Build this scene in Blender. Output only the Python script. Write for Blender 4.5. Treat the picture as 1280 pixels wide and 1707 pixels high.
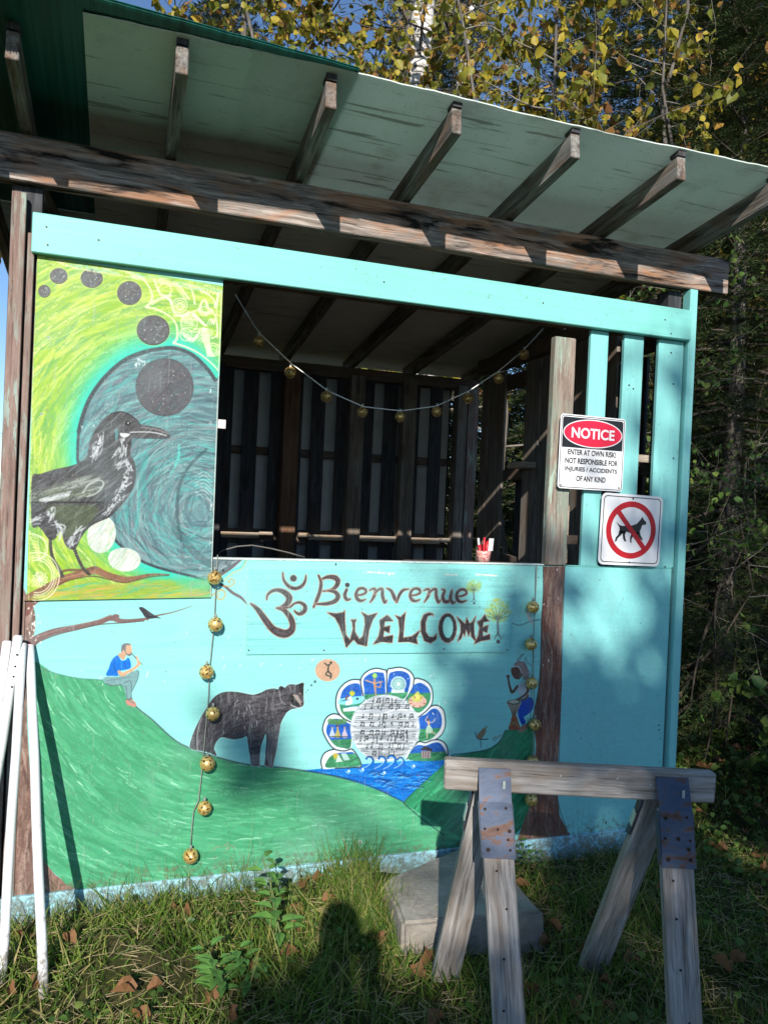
import bpy, bmesh, math, random
import numpy as np
from mathutils import Vector, Matrix
random.seed(5); np.random.seed(5)
S = bpy.context.scene
for o in list(bpy.data.objects): bpy.data.objects.remove(o)

# ---------------------------------------------------------------- camera (wall plane is y = 0, eye height 1.55)
E = 1.55
YAW, PITCH, ROLL = 0.32909281, -0.00853615, 0.0436134
IMG_CX, IMG_CY, FOC = 640., 853.5, 1290.
FW = np.array([math.sin(YAW)*math.cos(PITCH), math.cos(YAW)*math.cos(PITCH), math.sin(PITCH)])
_r = np.array([math.cos(YAW), -math.sin(YAW), 0.]); _u = np.cross(_r, FW)
RT = math.cos(ROLL)*_r+math.sin(ROLL)*_u
UP = -math.sin(ROLL)*_r+math.cos(ROLL)*_u
cam_d = bpy.data.cameras.new('camera'); cam = bpy.data.objects.new('camera', cam_d); S.collection.objects.link(cam)
cam.matrix_world = Matrix(((RT[0], UP[0], -FW[0], 0), (RT[1], UP[1], -FW[1], -3.0), (RT[2], UP[2], -FW[2], E), (0, 0, 0, 1)))
cam_d.sensor_fit = 'VERTICAL'; cam_d.sensor_height = 36; cam_d.lens = 36*FOC/1707.; cam_d.clip_start = .05; cam_d.clip_end = 3000
S.camera = cam
# ---------------------------------------------------------------- light
SUN = Vector((.33, 1., -.565)).normalized()          # direction the light travels
SUN_EL = math.asin(-SUN.z); 
W_ = bpy.data.worlds.new('World'); S.world = W_; W_.use_nodes = True
nt = W_.node_tree; nt.nodes.clear()
sky = nt.nodes.new('ShaderNodeTexSky'); sky.sky_type = 'NISHITA'; sky.sun_disc = False
sky.sun_elevation = SUN_EL; sky.sun_rotation = math.atan2(-SUN.x, -SUN.y); sky.air_density = 1.; sky.dust_density = .1; sky.ozone_density = 5.; sky.altitude = 300
bg = nt.nodes.new('ShaderNodeBackground'); bg.inputs[1].default_value = .115
wo = nt.nodes.new('ShaderNodeOutputWorld'); nt.links.new(sky.outputs[0], bg.inputs[0]); nt.links.new(bg.outputs[0], wo.inputs[0])
sl = bpy.data.lights.new('sun', 'SUN'); sl.energy = 5.0; sl.angle = math.radians(.53); sl.color = (1., .94, .85)
so = bpy.data.objects.new('sun', sl); S.collection.objects.link(so); so.rotation_euler = SUN.to_track_quat('-Z', 'Y').to_euler()
S.view_settings.view_transform = 'Standard'; S.view_settings.look = 'None'; S.view_settings.exposure = .42; S.view_settings.gamma = 1.; S.view_settings.use_curve_mapping = False
S.render.engine = 'CYCLES'; S.cycles.max_bounces = 8; S.cycles.diffuse_bounces = 4; S.cycles.transparent_max_bounces = 8

# ---------------------------------------------------------------- helpers
C = S.collection
def ray(px, py): return FW+(px-IMG_CX)/FOC*RT-(py-IMG_CY)/FOC*UP
def on_y(px, py, y=0.):          # point where a sight line meets the plane y = const (absolute coordinates)
    d = ray(px, py); t = (y+3.)/d[1]; return Vector((d[0]*t, y, d[2]*t+E))
def on_z(px, py, z=0.):
    d = ray(px, py); t = (z-E)/d[2]; return Vector((d[0]*t, d[1]*t-3., z))
def on_x(px, py, x):
    d = ray(px, py); t = x/d[0]; return Vector((x, d[1]*t-3., d[2]*t+E))
def link(o, parent=None):
    C.objects.link(o)
    if parent is not None: rel(o, parent)
    return o
def tag(o, label=None, cat=None, group=None, kind=None):
    if label: o['label'] = label
    if cat: o['category'] = cat
    if group: o['group'] = group
    if kind: o['kind'] = kind
    return o
def thing(name, label, cat, loc=(0, 0, 0), group=None):
    o = bpy.data.objects.new(name, None); o.empty_display_size = .1; o.location = loc; C.objects.link(o)
    return tag(o, label, cat, group)
def mk(name, verts, faces, mat, parent=None, smooth=False, loc=None):
    me = bpy.data.meshes.new(name); me.from_pydata([tuple(v) for v in verts], [], [tuple(f) for f in faces]); me.update()
    if mat: me.materials.append(mat)
    if smooth: me.polygons.foreach_set('use_smooth', [True]*len(me.polygons))
    o = bpy.data.objects.new(name, me)
    link(o, parent)
    return o
def big(name, V, F, mat, parent=None, smooth=False):        # numpy arrays, all faces with the same vertex count
    V = np.asarray(V, np.float32); F = np.asarray(F, np.int32); k = F.shape[1]
    me = bpy.data.meshes.new(name); me.vertices.add(len(V)); me.vertices.foreach_set('co', V.ravel())
    me.loops.add(F.size); me.loops.foreach_set('vertex_index', F.ravel())
    me.polygons.add(len(F)); me.polygons.foreach_set('loop_start', np.arange(len(F), dtype=np.int32)*k)
    if smooth: me.polygons.foreach_set('use_smooth', np.ones(len(F), bool))
    me.update(calc_edges=True); me.validate()
    me.materials.append(mat)
    return link(bpy.data.objects.new(name, me), parent)
def absm(o):
    m = o.matrix_parent_inverse @ o.matrix_basis if o.parent else (Matrix.Translation(o.location) if o.type == 'EMPTY' else o.matrix_basis)
    return absm(o.parent) @ m if o.parent else m
def rel(o, parent):                                          # hang a world-placed object under its parent
    o.parent = parent; o.matrix_parent_inverse = absm(parent).inverted(); return o
def obox(name, c, size, mat, parent, rot=None, bevel=.002, jit=0., along=None):
    """chamfered board: centre c, size (x, y, z) in its own frame; origin at its centre so that grain follows it"""
    bm = bmesh.new(); bmesh.ops.create_cube(bm, size=1.)
    for v in bm.verts:
        v.co = Vector((v.co.x*size[0], v.co.y*size[1], v.co.z*size[2]))
        if jit: v.co += Vector((random.uniform(-jit, jit), random.uniform(-jit, jit)*.5, random.uniform(-jit, jit)))
    b = min(bevel, min(size)*.3)
    if b > 0: bmesh.ops.bevel(bm, geom=list(bm.edges), offset=b, segments=1, affect='EDGES')
    me = bpy.data.meshes.new(name); bm.to_mesh(me); bm.free(); me.materials.append(mat)
    o = bpy.data.objects.new(name, me); link(o)
    m = Matrix.Translation(Vector(c))
    if rot is not None: m = m @ rot
    o.matrix_basis = m
    if parent is not None: rel(o, parent)
    return o
def bx(name, x0, x1, y0, y1, z0, z1, mat, parent, bevel=.002, jit=0.):      # axis-aligned; z relative to eye height
    return obox(name, ((x0+x1)/2, (y0+y1)/2, (z0+z1)/2+E), (x1-x0, y1-y0, z1-z0), mat, parent, None, bevel, jit)
def frame(axis, side):
    a = Vector(axis).normalized(); s = Vector(side); s = (s-a*s.dot(a)).normalized(); n = a.cross(s)
    return Matrix(((a.x, s.x, n.x), (a.y, s.y, n.y), (a.z, s.z, n.z))).to_4x4()
def beam_between(name, p, q, w, t, side, mat, parent, bevel=.003, jit=0.):   # board from p to q; w along side, t across
    p, q = Vector(p), Vector(q)
    return obox(name, (p+q)/2, ((q-p).length, w, t), mat, parent, frame(q-p, side), bevel, jit)
def tube_arrays(P, R, n=6, cap=True):
    P = [Vector(p) for p in P]; V = []; F = []
    u = None
    for i, p in enumerate(P):
        d = (P[min(i+1, len(P)-1)]-P[max(i-1, 0)]).normalized()
        if u is None:
            u = d.cross(Vector((0, 0, 1)) if abs(d.z) < .9 else Vector((1, 0, 0))).normalized()
        u = (u-d*u.dot(d)).normalized(); w = d.cross(u)
        r = R if np.isscalar(R) else R[i]
        for k in range(n):
            a = 2*math.pi*k/n; V.append(p+u*(r*math.cos(a))+w*(r*math.sin(a)))
    for i in range(len(P)-1):
        for k in range(n): F.append((i*n+k, i*n+(k+1) % n, (i+1)*n+(k+1) % n, (i+1)*n+k))
    if cap: F.append(tuple(range(n))[::-1]); F.append(tuple((len(P)-1)*n+k for k in range(n)))
    return V, F
def tube(name, P, R, mat, parent=None, n=8, smooth=True):
    V, F = tube_arrays(P, R, n); o = mk(name, V, F, mat, None, smooth)
    if parent is not None: rel(o, parent)
    return o

# ---------------------------------------------------------------- materials
class N:
    def __init__(s, name, rough=.7, spec=.3):
        s.m = bpy.data.materials.new(name); s.m.use_nodes = True; s.t = s.m.node_tree; s.t.nodes.clear()
        s.out = s.t.nodes.new('ShaderNodeOutputMaterial'); s.b = s.t.nodes.new('ShaderNodeBsdfPrincipled')
        s.t.links.new(s.b.outputs[0], s.out.inputs[0]); s.b.inputs['Roughness'].default_value = rough; s.b.inputs['Specular IOR Level'].default_value = spec
        s.tc = s.t.nodes.new('ShaderNodeTexCoord'); s.oi = None
    def n(s, typ, **k):
        n = s.t.nodes.new(typ)
        for a, b in k.items(): setattr(n, a, b)
        return n
    def l(s, a, b): s.t.links.new(a, b)
    def vec(s, scale=(1, 1, 1), rnd=True, coord='Object'):
        mp = s.n('ShaderNodeMapping'); mp.inputs['Scale'].default_value = scale; s.l(s.tc.outputs[coord], mp.inputs[0])
        if rnd:
            s.oi = s.oi or s.n('ShaderNodeObjectInfo')
            m = s.n('ShaderNodeMath', operation='MULTIPLY'); m.inputs[1].default_value = 37.; s.l(s.oi.outputs['Random'], m.inputs[0]); s.l(m.outputs[0], mp.inputs['Location'])
        return mp.outputs[0]
    def warp(s, vec, amt, freq):
        n = s.n('ShaderNodeTexNoise'); n.inputs['Scale'].default_value = freq; n.inputs['Detail'].default_value = 2.; s.l(s.vec(), n.inputs['Vector'])
        a = s.n('ShaderNodeVectorMath', operation='MULTIPLY_ADD'); s.l(n.outputs['Color'], a.inputs[0]); a.inputs[1].default_value = (amt,)*3; s.l(vec, a.inputs[2]); return a.outputs[0]
    def noise(s, scale, vec=None, detail=5., rough=.6, dist=0.):
        n = s.n('ShaderNodeTexNoise'); n.inputs['Scale'].default_value = scale; n.inputs['Detail'].default_value = detail; n.inputs['Roughness'].default_value = rough; n.inputs['Distortion'].default_value = dist
        s.l(vec if vec is not None else s.vec(), n.inputs['Vector']); return n.outputs[0]
    def ramp(s, fac, stops, interp='LINEAR'):
        r = s.n('ShaderNodeValToRGB'); r.color_ramp.interpolation = interp; e = r.color_ramp.elements
        while len(e) < len(stops): e.new(.5)
        for i, (p, c) in enumerate(stops):
            e[i].position = p; e[i].color = (c, c, c, 1) if np.isscalar(c) else (*c, 1)
        s.l(fac, r.inputs[0]); return r.outputs[0]
    def mix(s, fac, a, b, typ='MIX'):
        m = s.n('ShaderNodeMix', data_type='RGBA', blend_type=typ)
        for sock, v in ((m.inputs[0], fac), (m.inputs[6], a), (m.inputs[7], b)):
            if hasattr(v, 'links') or hasattr(v, 'is_output'): s.l(v, sock)
            elif np.isscalar(v): sock.default_value = v
            else: sock.default_value = (*v, 1)
        return m.outputs[2]
    def math(s, op, a, b=0.):
        m = s.n('ShaderNodeMath', operation=op)
        for sock, v in ((m.inputs[0], a), (m.inputs[1], b)):
            if np.isscalar(v): sock.default_value = v
            else: s.l(v, sock)
        return m.outputs[0]
    def bump(s, h, strength=.4, dist=.002):
        b = s.n('ShaderNodeBump'); b.inputs['Strength'].default_value = strength; b.inputs['Distance'].default_value = dist; s.l(h, b.inputs['Height']); s.l(b.outputs[0], s.b.inputs['Normal']); return b
    def col(s, c): s.l(c, s.b.inputs['Base Color'])
def stretch(axis, k=14., a=1.6):
    v = [k, k, k]; v['xyz'.index(axis)] = a; return tuple(v)
def wood(name, axis, base, dark, light, warm=None, warm_amt=.5, paint=None, paint_amt=.5, rough=.82, knots=True, stain=0.):
    s = N(name, rough, .2); v = s.warp(s.vec(stretch(axis, 50., 2.6)), 1.3, 5.); v2 = s.warp(s.vec(stretch(axis, 150., 4.5)), 2., 6.); v3 = s.vec(stretch(axis, 9., 2.6))
    g = s.noise(1., v, 8., .66, .5); f = s.noise(1., v2, 4., .6); lo = s.noise(1., v3, 5., .6, 1.2)
    c = s.ramp(g, [(.36, dark), (.5, base), (.64, light)])
    c = s.mix(s.ramp(f, [(.35, .0), (.62, .7)]), c, tuple(x*.5 for x in dark), 'MIX') if False else s.mix(.35, c, s.ramp(f, [(.3, tuple(x*.45 for x in dark)), (.6, light)]), 'MIX')
    if warm: c = s.mix(s.ramp(lo, [(.46, 0.), (.62, warm_amt)]), c, s.mix(1., c, warm, 'OVERLAY') if False else warm)
    # cracks
    cr = s.ramp(f, [(.29, 1.), (.38, 0.)]); c = s.mix(s.math('MULTIPLY', cr, .8), c, tuple(x*.35 for x in dark))
    if stain: c = s.mix(s.ramp(s.noise(1., s.vec(stretch(axis, 16., 2.4)), 6., .6, .8), [(.52, 0.), (.62, stain)]), c, tuple(x*.4 for x in dark))
    if knots:
        vo = s.n('ShaderNodeTexVoronoi'); vo.inputs['Scale'].default_value = 1.; s.l(s.vec(stretch(axis, 9., 2.2)), vo.inputs['Vector'])
        kn = s.ramp(vo.outputs['Distance'], [(.05, 1.), (.10, .55), (.13, .9), (.17, .0)]); c = s.mix(s.math('MULTIPLY', kn, .75), c, tuple(x*.5 for x in (warm or dark)))
    if paint is not None:
        pm = s.ramp(s.noise(1., s.vec(stretch(axis, 60., 7.)), 6., .7), [(.52-.0, 0.), (.56, 1.)]); pl = s.ramp(s.noise(1., s.vec(stretch(axis, 9., 3.)), 2.), [(.4, 0.), (.62, 1.)])
        c = s.mix(s.math('MULTIPLY', s.math('MULTIPLY', pm, pl), paint_amt), c, paint)
    s.col(c)
    h = s.math('ADD', s.math('MULTIPLY', g, .5), f); s.bump(h, .55, .0015)
    return s.m
M = {}
M['beam'] = wood('weathered_beam', 'x', (.17, .135, .115), (.04, .032, .027), (.47, .41, .37), (.40, .16, .055), .5, stain=1.)
M['rafter'] = wood('weathered_rafter', 'x', (.17, .16, .145), (.06, .052, .045), (.34, .33, .31), (.16, .085, .05), .6, stain=.6)
M['grey_x'] = wood('grey_sawhorse_wood', 'x', (.25, .235, .22), (.10, .088, .08), (.42, .40, .385), (.20, .15, .105), .5)
M['trim_z'] = wood('brown_stained_trim', 'z', (.215, .135, .11), (.10, .062, .052), (.31, .22, .19), (.24, .2, .17), .5, (.33, .50, .44), .55, knots=False)
M['post_z'] = wood('worn_green_brown_post', 'z', (.25, .19, .15), (.13, .095, .075), (.36, .29, .24), (.22, .27, .22), .85, (.36, .50, .42), .8, knots=False)
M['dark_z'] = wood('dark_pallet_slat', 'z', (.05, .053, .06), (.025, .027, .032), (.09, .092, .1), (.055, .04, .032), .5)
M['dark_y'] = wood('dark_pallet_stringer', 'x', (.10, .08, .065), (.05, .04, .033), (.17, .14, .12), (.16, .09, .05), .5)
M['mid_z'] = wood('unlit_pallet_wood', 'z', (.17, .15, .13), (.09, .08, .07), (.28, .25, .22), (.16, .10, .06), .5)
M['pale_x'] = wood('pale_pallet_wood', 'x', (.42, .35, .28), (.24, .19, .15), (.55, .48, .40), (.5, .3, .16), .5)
M['brown_z'] = wood('brown_inner_post', 'z', (.13, .075, .05), (.06, .035, .025), (.22, .14, .1), (.2, .09, .04), .5)

def mud(s, c):                      # rain splash and dust on the foot of the wall, real dirt
    gn = s.n('ShaderNodeNewGeometry'); sp = s.n('ShaderNodeSeparateXYZ'); s.l(gn.outputs['Position'], sp.inputs[0])
    h = s.ramp(sp.outputs['Z'], [(.0, 1.), (.22, 0.)]); nz = s.noise(38., gn.outputs['Position'], 6., .75)
    m = s.ramp(s.math('ADD', nz, s.math('MULTIPLY', h, .28)), [(.60, 0.), (.74, .75)]); return s.mix(m, c, (.13, .11, .07))
def paint_mat(name, axis, colr, wear=.15, dirt=(.25, .3, .28)):
    s = N(name, .48, .4); v = s.vec(stretch(axis, 40., 2.)); g = s.noise(1., v, 6., .65); lo = s.noise(3., s.vec(), 4., .6)
    c = s.ramp(g, [(.3, tuple(x*.9 for x in colr)), (.7, tuple(min(1, x*1.07) for x in colr))])
    c = s.mix(s.ramp(lo, [(.5, 0.), (.8, .35)]), c, tuple(x*.82 for x in colr))
    vo = s.n('ShaderNodeTexVoronoi'); vo.inputs['Scale'].default_value = 14.; s.l(s.vec(), vo.inputs['Vector'])
    sp = s.ramp(vo.outputs['Distance'], [(.035, 1.), (.055, 0.)]); c = s.mix(s.math('MULTIPLY', sp, .55), c, tuple(x*.25 for x in colr))
    ch = s.ramp(s.noise(24., s.vec(), 6., .7), [(.68, 0.), (.70, 1.)]); c = s.mix(s.math('MULTIPLY', ch, wear*3), c, dirt)
    sc_ = s.ramp(s.noise(1., s.warp(s.vec(stretch(axis, 120., 9.)), 5., 6.), 5., .7), [(.30, .5), (.38, 0.)]); c = s.mix(sc_, c, tuple(x*.7+.05 for x in colr))
    c = mud(s, c); s.col(c); s.bump(s.math('ADD', g, s.math('MULTIPLY', ch, -.6)), .5, .0015); return s.m
TURQ = (.205, .58, .525)
M['turq_x'] = paint_mat('turquoise_paint_board', 'x', TURQ); M['turq_z'] = paint_mat('turquoise_paint_slat', 'z', (.225, .58, .56))
M['skirt'] = paint_mat('pale_blue_skirt_paint', 'x', (.32, .62, .72), .3, (.45, .33, .30))

def image_of(name, arr):
    im = bpy.data.images.new(name, arr.shape[1], arr.shape[0], alpha=False); im.colorspace_settings.name = 'sRGB'
    px = np.ones((arr.shape[0], arr.shape[1], 4), np.float32); px[..., :3] = np.clip(arr[::-1], 0, 1); im.pixels.foreach_set(px.ravel()); im.update(); im.pack(); return im
def mural_mat(name, im):
    s = N(name, .5, .35); t = s.n('ShaderNodeTexImage', image=im, extension='EXTEND', interpolation='Cubic'); s.l(s.tc.outputs['UV'], t.inputs[0])
    hs = s.n('ShaderNodeHueSaturation'); hs.inputs['Value'].default_value = .745; hs.inputs['Saturation'].default_value = 1.02; s.l(t.outputs[0], hs.inputs['Color'])
    gn = s.n('ShaderNodeNewGeometry'); mp = s.n('ShaderNodeMapping'); mp.inputs['Scale'].default_value = (9., 9., 140.); s.l(gn.outputs['Position'], mp.inputs[0])
    g = s.noise(1., mp.outputs[0], 5., .6); lo = s.noise(2.2, gn.outputs['Position'], 5., .6)
    c = s.mix(s.ramp(lo, [(.52, 0.), (.8, .28)]), hs.outputs[0], (.35, .5, .5))
    m2 = s.n('ShaderNodeMapping'); m2.inputs['Scale'].default_value = (75., 75., 7.); s.l(gn.outputs['Position'], m2.inputs[0]); dr = s.ramp(s.noise(1., m2.outputs[0], 4., .6), [(.60, 0.), (.72, .30)]); c = s.mix(dr, c, (.30, .36, .33))
    fs = s.ramp(s.noise(150., gn.outputs['Position'], 3., .6), [(.35, .25), (.45, 0.)]); c = s.mix(fs, c, (.2, .25, .24)); c = mud(s, c); s.col(c)
    bw = s.n('ShaderNodeRGBToBW'); s.l(t.outputs[0], bw.inputs[0])
    s.bump(s.math('ADD', s.math('MULTIPLY', g, .5), bw.outputs[0]), .22, .0015); return s.m
def simple(name, colr, rough=.6, spec=.3, var=.12, scale=30., metal=0., bump=.1):
    s = N(name, rough, spec); g = s.noise(scale, None, 5., .6); s.col(s.ramp(g, [(.3, tuple(x*(1-var) for x in colr)), (.7, tuple(min(1, x*(1+var)) for x in colr))]))
    s.b.inputs['Metallic'].default_value = metal
    if bump: s.bump(g, bump, .001)
    return s.m
def leaf_mat(name, stops, trans=.35, rough=.55):
    s = N(name, rough, .25); g = s.n('ShaderNodeNewGeometry'); c = s.ramp(g.outputs['Random Per Island'], stops)
    ns = s.noise(40., s.vec(rnd=False), 3.); c = s.mix(s.ramp(ns, [(.45, 0.), (.75, .45)]), c, tuple(x*.45 for x in stops[0][1]))
    s.col(c); tr = s.n('ShaderNodeBsdfTranslucent'); s.l(c, tr.inputs[0]); mx = s.n('ShaderNodeMixShader'); mx.inputs[0].default_value = trans
    s.l(s.b.outputs[0], mx.inputs[1]); s.l(tr.outputs[0], mx.inputs[2]); s.l(mx.outputs[0], s.out.inputs[0]); return s.m
# ---------------------------------------------------------------- mural painter (paint on the plywood, flat print only)
CX0, CZ0, CX1, CZ1 = -0.46, -1.62, 2.62, 0.87          # canvas window on the wall plane (x, z relative to eye height)
RES = 620.0
CW, CH = int((CX1-CX0)*RES), int((CZ1-CZ0)*RES)
rng = np.random.RandomState(7)

def to_canvas(pts):
    p = np.atleast_2d(np.array(pts, float))
    d = FW[None, :]+(p[:, :1]-IMG_CX)/FOC*RT[None, :]-(p[:, 1:2]-IMG_CY)/FOC*UP[None, :]
    t = 3.0/d[:, 1:2]
    x = d[:, :1]*t; z = d[:, 2:3]*t
    return np.hstack([(x-CX0)*RES, (CZ1-z)*RES])
PXS = 1.75                                               # canvas pixels per photo pixel, roughly (for widths)

def vnoise(h, w, sx, sy, seed):
    r = np.random.RandomState(seed)
    gh, gw = int(h/sy)+3, int(w/sx)+3
    g = r.rand(gh, gw).astype(np.float32)
    ys = np.arange(h, dtype=np.float32)/sy; xs = np.arange(w, dtype=np.float32)/sx
    y0 = ys.astype(int); x0 = xs.astype(int)
    fy = ys-y0; fx = xs-x0
    fy = (fy*fy*(3-2*fy))[:, None]; fx = (fx*fx*(3-2*fx))[None, :]
    a = g[y0][:, x0]; b = g[y0][:, x0+1]; c = g[y0+1][:, x0]; d = g[y0+1][:, x0+1]
    return (a*(1-fx)+b*fx)*(1-fy)+(c*(1-fx)+d*fx)*fy

FIG = []            # (name, outline in photo px, smooth, board) of figures that are also laid on as raised paint
CV = np.zeros((CH, CW, 3), np.float32)
def hexc(c):
    if isinstance(c, str):
        return np.array([int(c[i:i+2], 16)/255. for i in (0, 2, 4)], np.float32)
    return np.array(c, np.float32)

N_FINE = vnoise(CH, CW, 3, 3, 1)*.5+vnoise(CH, CW, 9, 9, 2)*.3+vnoise(CH, CW, 40, 40, 3)*.2
N_STREAK = vnoise(CH, CW, 60, 2.5, 4)*.6+vnoise(CH, CW, 140, 5, 5)*.4
N_BIG = vnoise(CH, CW, 160, 120, 6)*.6+vnoise(CH, CW, 50, 40, 8)*.4

def catmull(p, closed, n=6):
    p = np.array(p, float); N = len(p); out = []
    rngs = range(N) if closed else range(N-1)
    for i in rngs:
        a = p[(i-1) % N] if closed or i > 0 else p[i]
        b = p[i]; c = p[(i+1) % N]
        d = p[(i+2) % N] if closed or i < N-2 else c
        for k in range(n):
            t = k/n
            out.append(.5*((2*b)+(-a+c)*t+(2*a-5*b+4*c-d)*t*t+(-a+3*b-3*c+d)*t**3))
    if not closed: out.append(p[-1])
    return np.array(out)

def _blend(x0, y0, x1, y1, m, col, var):
    if np.ndim(col) == 1: col = np.broadcast_to(col, m.shape+(3,))
    if var:
        col = col*(1+var*(N_FINE[y0:y1, x0:x1, None]-.5))
    CV[y0:y1, x0:x1] += (np.clip(col, 0, 1)-CV[y0:y1, x0:x1])*m[..., None]

def _grid(P, pad):
    x0 = max(0, int(P[:, 0].min()-pad)); x1 = min(CW, int(P[:, 0].max()+pad)+1)
    y0 = max(0, int(P[:, 1].min()-pad)); y1 = min(CH, int(P[:, 1].max()+pad)+1)
    if x1 <= x0 or y1 <= y0: return None
    X, Y = np.meshgrid(np.arange(x0, x1, dtype=np.float32)+.5, np.arange(y0, y1, dtype=np.float32)+.5)
    return x0, y0, x1, y1, X, Y

def mask_poly(pts, smooth=True, soft=1.2, closed=True):
    p = catmull(pts, True, 5) if smooth else np.array(pts, float)
    P = to_canvas(p)
    g = _grid(P, soft+2)
    if g is None: return None
    x0, y0, x1, y1, X, Y = g
    # scanline fill with 3x vertical oversampling, then AA along x
    m = np.zeros(X.shape, np.float32); S = 3
    A = P; B = np.roll(P, -1, 0)
    xs = np.arange(x0, x1)+.5
    for yi in range(y1-y0):
        for s in range(S):
            yy = y0+yi+(s+.5)/S
            k = (A[:, 1] <= yy) != (B[:, 1] <= yy)
            if not k.any(): continue
            xi = np.sort(A[k, 0]+(yy-A[k, 1])/(B[k, 1]-A[k, 1])*(B[k, 0]-A[k, 0]))
            for j in range(0, len(xi)-1, 2):
                a, b = xi[j]-x0, xi[j+1]-x0
                ia, ib = int(max(a-1, 0)), int(min(b+2, m.shape[1]))
                if ib > ia:
                    e = np.arange(ia, ib, dtype=np.float32)
                    m[yi, ia:ib] += np.clip(np.minimum(e+1, b)-np.maximum(e, a), 0, 1)/S
    m = np.clip(m, 0, 1)
    if soft > 2:
        k = int(soft)
        for ax in (0, 1):
            for _ in range(2):
                c = np.cumsum(np.pad(m, [(k+1, k) if i == ax else (0, 0) for i in (0, 1)], mode='edge'), axis=ax)
                n = m.shape[ax]
                sl1 = [slice(None)]*2; sl0 = [slice(None)]*2
                sl1[ax] = slice(2*k+1, 2*k+1+n); sl0[ax] = slice(0, n)
                m = (c[tuple(sl1)]-c[tuple(sl0)])/(2*k+1)
    return x0, y0, x1, y1, m.astype(np.float32)

def fill(pts, col, a=1., smooth=True, soft=1.2, var=.12, streak=0.):
    r = mask_poly(pts, smooth, soft)
    if r is None: return None
    x0, y0, x1, y1, m = r
    c = hexc(col)
    if streak: c = c[None, None]*(1+streak*(N_STREAK[y0:y1, x0:x1, None]-.5))
    _blend(x0, y0, x1, y1, m*a, c, var)
    return r

def line(pts, w, col, a=1., smooth=True, var=.15, taper=0, soft=.8, clip=None, dry=0.):
    """stroke; w = width in photo px, a number or a list per point"""
    p = np.array(pts, float)
    ww = np.full(len(p), float(w)) if np.isscalar(w) else np.array(w, float)
    if smooth and len(p) > 2:
        q = catmull(np.hstack([p, ww[:, None]]), False, 5); p = q[:, :2]; ww = q[:, 2]
    if taper:
        t = np.linspace(0, 1, len(p)); ww = ww*np.clip(np.minimum(t, 1-t)*taper+.15, 0, 1)
    P = to_canvas(p); ww = ww*PXS/2
    g = _grid(P, ww.max()+2)
    if g is None: return
    x0, y0, x1, y1, X, Y = g
    best = np.full(X.shape, 1e9, np.float32)
    for i in range(len(P)-1):
        ax, ay = P[i]; bx, by = P[i+1]; wa, wb = ww[i], ww[i+1]
        pd = max(wa, wb)+2
        i0 = max(0, int(min(ax, bx)-pd-x0)); i1 = min(x1-x0, int(max(ax, bx)+pd-x0)+1)
        j0 = max(0, int(min(ay, by)-pd-y0)); j1 = min(y1-y0, int(max(ay, by)+pd-y0)+1)
        if i1 <= i0 or j1 <= j0: continue
        xx = X[j0:j1, i0:i1]; yy = Y[j0:j1, i0:i1]
        dx, dy = bx-ax, by-ay; L = dx*dx+dy*dy+1e-9
        t = np.clip(((xx-ax)*dx+(yy-ay)*dy)/L, 0, 1)
        d = np.hypot(xx-ax-t*dx, yy-ay-t*dy)-(wa+(wb-wa)*t)
        best[j0:j1, i0:i1] = np.minimum(best[j0:j1, i0:i1], d)
    m = np.clip(.5-best/(2*soft), 0, 1)
    if dry: m = m*np.clip((N_FINE[y0:y1, x0:x1]-dry)*6, 0, 1)
    if clip is not None:
        cx0, cy0, cx1, cy1, cm = clip
        k = np.zeros_like(m)
        a0, a1 = max(x0, cx0), min(x1, cx1); b0, b1 = max(y0, cy0), min(y1, cy1)
        if a1 <= a0 or b1 <= b0: return
        k[b0-y0:b1-y0, a0-x0:a1-x0] = cm[b0-cy0:b1-cy0, a0-cx0:a1-cx0]
        m = m*k
    _blend(x0, y0, x1, y1, m*a, hexc(col), var)

def dot(x, y, r, col, a=1., ry=None, **k):
    ry = ry or r
    th = np.linspace(0, 2*np.pi, 14, endpoint=False)
    fill(np.stack([x+r*np.cos(th), y+ry*np.sin(th)], 1), col, a, smooth=False, **k)

def crop(ox, oy, s):
    return lambda *v: [(ox+v[i]/s, oy+v[i+1]/s) for i in range(0, len(v), 2)]

def brush(region, n, flow, length, w, cols, a=(.3, .7), taper=3, dry=.25):
    """n short brush strokes inside a filled region, following flow(x, y) -> angle in canvas space"""
    x0, y0, x1, y1, m = region
    ys, xs = np.nonzero(m > .6)
    if len(xs) == 0: return
    for _ in range(n):
        k = rng.randint(len(xs)); cx, cy = xs[k]+x0, ys[k]+y0
        L = length*(.5+rng.rand()); th = flow(cx, cy)+rng.randn()*.12; bend = rng.randn()*.25
        pts = []
        for t in np.linspace(-.5, .5, 4):
            pts.append((cx+math.cos(th+bend*t)*L*t, cy+math.sin(th+bend*t)*L*t))
        cstroke(np.array(pts), w*(.5+rng.rand())/1., cols[rng.randint(len(cols))], a[0]+(a[1]-a[0])*rng.rand(), region, dry)

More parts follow.
